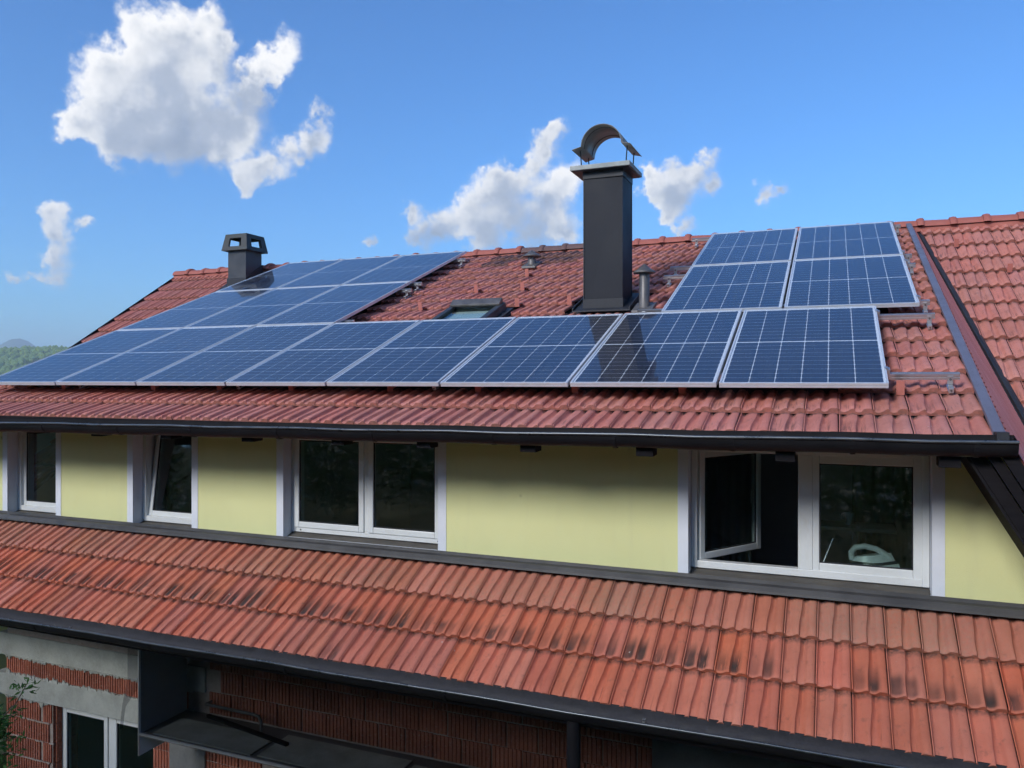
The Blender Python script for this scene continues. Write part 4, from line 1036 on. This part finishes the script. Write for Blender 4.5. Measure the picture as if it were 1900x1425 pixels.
# ------------------------------------------------------------------ lower eave gutter and lower storey
low_g = gutter('gutter', house, -9.6, -2.075, XE, -2.055, 4.665, .074, 4.84, [-7.6, -6.3, -5.0, -3.7, -2.4, 0.9], M_GUTTER_IN)
# pale strap ends / droppings lying in the gutter
for x_, z_ in ((-6.02, -2.075), (-1.08, -2.06)):
    s_ = MB()
    for j in range(5):
        a = pi * (.62 + .25 * j / 4); s_.box(x_ - .010, x_ + .010, 4.739 - .069 * cos(a) - .008, 4.739 - .069 * cos(a) + .008, z_ - .072 * sin(a), z_ - .072 * sin(a) + .006)
    part('gutter_strap', s_, M_ALU, low_g)
part('eave_fascia', MB().box(-9.6, XE, 4.842, 4.87, EAVE_Z - .17, EAVE_Z - .03), M_SOFFIT, house)
sf = MB(); sf.hexa([(-9.6, 4.88, -2.20), (XE, 4.88, -2.20), (XE, 5.9, -2.0), (-9.6, 5.9, -2.0), (-9.6, 4.88, -2.18), (XE, 4.88, -2.18), (XE, 5.9, -1.98), (-9.6, 5.9, -1.98)]); part('soffit', sf, M_SOFFIT, house)

YB = 5.60
lower_wall = part('lower_wall', wall_with_holes(-7.95, 3.8, GZ, -2.0, YB + .009, .28, [(-7.28, -5.93, GZ + .2, -3.255)]), [M_MORTAR, M_BRICK], house)
def brick_mesh(L, H, n):
    mb = MB(); D = .03; pts = [(0, 0)]
    for i in range(n):
        a = L * i / n; w = L / n
        pts += [(a + w * .10, -.0), (a + w * .16, .007), (a + w * .0 + w * .30, .007), (a + w * .36, 0)] if False else [(a + w * .74, 0), (a + w * .80, .008), (a + w * .95, .008)]
    pts += [(L, 0)]
    A = [mb.vert((x, y, 0)) for x, y in pts]; B = [mb.vert((x, y, H)) for x, y in pts]
    for i in range(len(pts) - 1): mb.face((A[i], A[i + 1], B[i + 1], B[i]))
    c = [mb.vert(p) for p in ((0, D, 0), (L, D, 0), (L, D, H), (0, D, H))]
    mb.face([B[0], *B[1:], c[2], c[3]]); mb.face([*A[::-1], c[0], c[1]]); mb.face((A[0], B[0], c[3], c[0])); mb.face((A[-1], c[1], c[2], B[-1]))
    return mb.mesh('brick', M_BRICK)
BR19, BR25, BRH = brick_mesh(.184, .178, 6), brick_mesh(.244, .188, 7), brick_mesh(.12, .188, 4)
def course(x0, x1, z, me, pitch, jit=.003):
    x = x0; 
    while x + pitch <= x1 + .02:
        link('brick', me, lower_wall, T(x + rt.uniform(-jit, jit), YB - rt.uniform(0, .004), z + rt.uniform(-jit, jit))); x += pitch
course(-7.95, -5.45, -3.025, BR19, .188)                     # soldier course between beam and lintel
for r in range(6):                                            # pier left of the lower window
    z_ = -3.46 - r * .198; x_ = -7.95
    if r % 2: link('brick', BRH, lower_wall, T(x_, YB, z_)); x_ += .127
    course(x_, -7.28, z_, BR25, .2545)
    if not r % 2: link('brick', BRH, lower_wall, T(-7.95 + 2 * .2545 + .03, YB, z_))
for r in range(4): course(-5.93, -4.5, -3.46 - r * .198, BR25, .2545); 
for r in range(4):                                            # wall behind the smoked sheet and on to the right
    course(-5.25 + (.127 if r % 2 else 0), 1.2, -3.02 + r * .198, BR25, .2545)
# reveal bricks of the lower window
for r in range(6):
    link('brick', BR25, lower_wall, T(-7.262, YB + .035, -3.46 - r * .198) @ Matrix.Rotation(pi / 2, 4, 'Z'))
part('ring_beam', MB().box(-8.05, -5.30, YB - .012, YB + .1, -2.845, -2.62), M_CONC_L, house)
part('lintel', MB().box(-8.10, -5.30, YB - .010, YB + .1, -3.262, -3.035), M_CONC_L, house)
part('plaster_patch', MB().box(-5.72, -5.3, YB - .013, YB + .02, -4.6, -3.27), M_PLASTER, house)
part('plaster_patch', MB().box(-1.2, 2.5, YB - .013, YB + .02, -3.1, -2.55), M_PLASTER, house)
def smear(z0, z1, x0, x1, seed, down):
    # ragged mortar squeezed out along a joint
    mb = MB(); rg = random.Random(seed); x = x0
    while x < x1:
        w = rg.uniform(.02, .07); h = rg.uniform(.006, .034) * (1.6 if rg.random() < .12 else 1); y = YB - rg.uniform(.014, .022)
        a, b = (z1 - h, z1 + .004) if down else (z0 - .004, z0 + h)
        t = rg.uniform(.2, .8)
        if down: mb.hexa([(x + w * .25, y + .006, a), (x + w * .75, y + .006, a + .3 * h), (x + w * .75, YB + .01, a + .3 * h), (x + w * .25, YB + .01, a), (x, y, b), (x + w, y, b), (x + w, YB + .01, b), (x, YB + .01, b)])
        else: mb.hexa([(x, y, a), (x + w, y, a), (x + w, YB + .01, a), (x, YB + .01, a), (x + w * .2, y + .006, b), (x + w * .8, y + .006, b - .4 * h), (x + w * .8, YB + .01, b - .4 * h), (x + w * .2, YB + .01, b)])
        x += w * rg.uniform(.75, 1.1)
    part('mortar_smear', mb, M_CONC_L, lower_wall)
smear(-2.86, -2.846, -7.95, -5.45, 1, True); smear(-3.035, -3.02, -7.95, -5.45, 2, False); smear(-3.28, -3.262, -7.95, -7.30, 3, True)
for r in range(5):
    bed = MB(); rg = random.Random(60 + r); x = -7.94; z_ = -3.46 - r * .198
    while x < -7.32:
        w = rg.uniform(.03, .10)
        if rg.random() < .75: bed.box(x, x + w, YB - rg.uniform(.001, .006), YB + .008, z_ - .012 - rg.uniform(0, .004), z_ + rg.uniform(0, .005))
        x += w
    part('bed_joint', bed, M_MORTAR, lower_wall)
# lower window
lw = part('window', frame_geo(MB(), -7.278, -5.932, -4.9, -3.27, YB + .10, YB + .17, .055), M_WHITE, house, bevel=.004); m2 = -6.585
part('mullion', MB().box(m2 - .03, m2 + .03, YB + .098, YB + .168, -4.85, -3.325), M_WHITE, lw)
sash(lw, -7.235, m2 - .035, -4.85, -3.31, YB + .085, w=.05); sash(lw, m2 + .035, -5.975, -4.85, -3.31, YB + .085, w=.05)
mb = MB(); x0, x1, y0, y1, z0_, z1 = -7.9, -5.2, YB + .32, 9, GZ, -2.6
for p in ([(x0, y1, z0_), (x1, y1, z0_), (x1, y1, z1), (x0, y1, z1)], [(x0, y0, z0_), (x0, y1, z0_), (x0, y1, z1), (x0, y0, z1)], [(x1, y0, z0_), (x1, y0, z1), (x1, y1, z1), (x1, y1, z0_)], [(x0, y0, z0_), (x1, y0, z0_), (x1, y1, z0_), (x0, y1, z0_)], [(x0, y0, z1), (x0, y1, z1), (x1, y1, z1), (x1, y0, z1)]): mb.poly(p)
part('room', mb, M_ROOM, house)
# enclosed ledge; the smoked front sheet also stands in for the recess's shade
YS = 5.055; ZS = -3.03
led = thing('ledge_enclosure', 'ledge enclosed by plastic sheets, front sheet smoked to shade it, under the lower gutter', 'enclosure', T(-5.5, YS, ZS))
part('slab', MB().box(-5.51, 3.6, YS, YB - .006, ZS - .022, ZS - .002), M_STEEL, led)
part('edge_trim', MB().box(-5.515, 3.6, YS - .006, YS + .006, ZS - .012, ZS + .004), M_ALU, led)
part('side_sheet', MB().box(-5.520, -5.512, YS, YB - .01, ZS - .19, -2.16), M_PANELSHEET, led)
part('edge_profile', MB().box(-5.522, -5.510, YS - .008, YS - .001, ZS - .19, -2.20), M_ALU, led)
part('front_shade_sheet', MB().box(-5.508, 3.6, YS + .010, YS + .014, ZS + .006, -2.16), M_TINT, led)  # hung here to darken what lies behind, in place of real shade
for a, b, y0_, y1_ in ((-5.40, -4.36, YS + .04, 5.42), (-4.30, -3.1, YS + .05, 5.50), (-3.05, -1.8, YS + .04, 5.45)):
    pb = part('plywood_sheet', MB().box(a, b, y0_, y1_, ZS - .001, ZS + .009), M_PLY, None)
    tag(pb, {-5.40: 'weathered plywood sheet lying on the ledge, left end', -4.30: 'weathered plywood sheet lying on the ledge, middle', -3.05: 'weathered plywood sheet lying on the ledge, right'}[a], 'plywood', 'plywood sheets on the ledge')
hp = [(-5.20, 5.57, -2.90), (-5.20, 5.50, -2.90), (-4.62, 5.44, -2.875), (-4.56, 5.435, -2.88), (-4.535, 5.435, -2.92), (-4.535, 5.44, -3.02)]
pr_ = thing('pipe_handle', 'bent grey pipe standing on the ledge against the bricks', 'pipe', T(-4.54, 5.44, -3.02)); part('pipe', MB().tube(hp, .014, 10), M_STEEL, pr_, smooth=60)
part('pipe_flange', MB().lathe([(.03, -.0), (.03, .006)], (-4.535, 5.44, ZS + .010), 14), M_STEEL, pr_)
br_ = MB(); br_.hexa([(-5.20, 5.50, ZS + .010), (-4.18, 5.31, ZS + .010), (-4.17, 5.345, ZS + .010), (-5.19, 5.535, ZS + .010), (-5.20, 5.50, ZS + .035), (-4.18, 5.31, ZS + .035), (-4.17, 5.345, ZS + .035), (-5.19, 5.535, ZS + .035)])
tag(part('timber_batten', br_, M_SOFFIT, None, bevel=.003), 'long dark batten lying askew on the ledge', 'batten')
flm = MB(); P0 = [(-5.73, 5.13, -2.30), (-5.72, 5.12, -2.62), (-5.76, 5.10, -2.84), (-5.79, 5.10, -3.05)]; P1 = [(-5.53, 5.08, -2.30), (-5.53, 5.08, -2.62), (-5.70, 5.08, -2.84), (-5.745, 5.09, -3.05)]
a_ = [flm.vert(p) for p in P0]; b_ = [flm.vert(p) for p in P1]
for i in range(3): flm.face((a_[i], b_[i], b_[i + 1], a_[i + 1]))
ff = part('plastic_film', flm, M_FILM, None); md = ff.modifiers.new('solid', 'SOLIDIFY'); md.thickness = .002; tag(ff, 'torn strip of grey translucent film hanging beside the ledge', 'film')
# downpipes
dp = part('downpipe', MB().tube([(-1.515, 4.74, -2.12), (-1.515, 4.74, GZ)], .044, 14), M_GUTTER, house, smooth=60)
part('pipe_clip', MB().lathe([(.048, 0), (.048, .03)], (-1.515, 4.74, -2.75), 14), M_GUTTER, dp)
wp = part('downpipe', MB().tube([(-8.045, 5.50, -3.22), (-8.045, 5.50, GZ)], .048, 14), M_WHITE, house, smooth=60); part('pipe_clip', MB().lathe([(.054, 0), (.054, .03)], (-8.045, 5.50, -4.2), 14), M_ALU, wp)

# ------------------------------------------------------------------ plants
def limb(mb, a, b, r0, r1): mb.tube([a, Vector(a).lerp(Vector(b), .5) + Vector((random.uniform(-.04, .04), random.uniform(-.04, .04), 0)), b], r0, 6, True, r1)
def leaf(mb, p, L, W, rng, droop=.2):
    d = Vector((rng.gauss(0, 1), rng.gauss(0, 1), rng.gauss(-droop, .6))).normalized(); s = d.cross(Vector((rng.gauss(0, 1), rng.gauss(0, 1), rng.gauss(0, 1)))).normalized()
    p = Vector(p); mb.poly([p, p + d * L * .45 + s * W, p + d * L, p + d * L * .45 - s * W])
# twigs of a young tree reaching into the lower left corner
bush = thing('young_tree', 'young leafy tree reaching into the lower left corner', 'tree', T(-5.84, 4.0, GZ))
rng = random.Random(5); tr = MB(); lv = MB(); bx, by = -5.84, 4.0
tr.tube([(bx, by, GZ), (bx + .03, by, -4.0), (bx - .02, by + .02, -3.1), (bx - .04, by, -2.45)], .035, 8, True, .008)
tips = []
for i in range(46):
    z_ = rng.uniform(-4.0, -2.55); a = rng.uniform(0, 2 * pi); L = rng.uniform(.12, .30)
    p0 = Vector((bx, by, z_)); p1 = p0 + Vector((cos(a) * L * .8, sin(a) * L * .6, L * .35)); limb(tr, p0, p1, .007, .002); tips.append((p0, p1))
p0, p1 = Vector((bx - .02, by, -2.62)), Vector((bx + .40, by, -2.19)); limb(tr, p0, p1, .007, .002); tips.append((p0.lerp(p1, .72), p1))
for p0, p1 in tips:
    for j in range(46):
        t = rng.uniform(.15, 1.05); leaf(lv, p0.lerp(p1, t) + Vector((rng.gauss(0, .035), rng.gauss(0, .035), rng.gauss(0, .03))), rng.uniform(.035, .07), .009, rng)
part('trunk', tr, M_BARK, bush); part('crown', lv, M_LEAF2, bush)
# blossoming trees on the bank behind the photographer (they show in the panes)
def blossom_tree(x, y, H, R_, seed, label):
    rng = random.Random(seed); z = terrain(x, y); t = thing('blossoming_tree', label, 'tree', T(x, y, z), 'trees mirrored in the panes')
    tr = MB(); lv = MB(); bl = MB(); tr.tube([(x, y, z - .2), (x + .1, y, z + H * .4), (x - .05, y + .1, z + H * .85)], .14, 8, True, .03)
    cl = []
    for i in range(60):
        a = rng.uniform(0, 2 * pi); zz = z + H * rng.uniform(.08, 1.0); rr = R_ * math.sqrt(rng.random()) * (1 - .55 * max(0, (zz - z) / H - .5))
        c = Vector((x + rr * cos(a), y + rr * sin(a), zz)); cl.append(c); limb(tr, (x, y, z + (zz - z) * .7), c, .02, .005)
    for c in cl:
        for j in range(170):
            leaf(lv, c + Vector((rng.gauss(0, .34), rng.gauss(0, .34), rng.gauss(0, .28))), rng.uniform(.07, .13), .03, rng)
        for j in range(rng.choice((0, 3, 7, 10))):
            p = c + Vector((rng.gauss(0, .4), rng.gauss(0, .4), rng.gauss(0, .3)))
            for q in range(5): leaf(bl, p + Vector((rng.gauss(0, .035), rng.gauss(0, .035), rng.gauss(0, .04))), .085, .036, rng, .8)
    part('trunk', tr, M_BARK, t); part('crown', lv, M_LEAF, t); part('blossom', bl, M_BLOOM, t)
TREES = ((-17.0, -4.6, 6.4, 2.5), (-13.5, -4.2, 6.0, 2.4), (-10.2, -3.9, 6.3, 2.5), (-7.2, -4.1, 6.0, 2.4), (-4.4, -4.6, 6.4, 2.3), (-1.4, -5.0, 6.6, 2.4), (1.8, -4.4, 6.2, 2.3), (5.0, -4.8, 6.4, 2.4), (8.2, -4.6, 6.4, 2.4))
WHERE = ['leftmost', 'second from left', 'third from left', 'fourth from left', 'middle', 'fourth from right', 'third from right', 'second from right', 'rightmost']
for i, (x_, y_, h_, r__) in enumerate(TREES):
    blossom_tree(x_, y_, h_, r__, 40 + i, 'white-blossomed leafy tree mirrored in the window panes, ' + WHERE[i])

# ------------------------------------------------------------------ air
def haze():
    hz = MB().box(-5100, 5100, -5100, 5100, -110, 165)
    def b(k):
        return None
    m, k, out = material('air', b)
    v = k.node('ShaderNodeVolumePrincipled'); v.inputs['Color'].default_value = (0.80, 0.88, 1.0, 1.0); v.inputs['Density'].default_value = HAZE_D; v.inputs['Anisotropy'].default_value = 0.2
    k.l.new(v.outputs[0], out.inputs['Volume'])
    o = part('haze', hz, m, None); o['kind'] = 'stuff'
HAZE_D = 4.8e-4
haze()
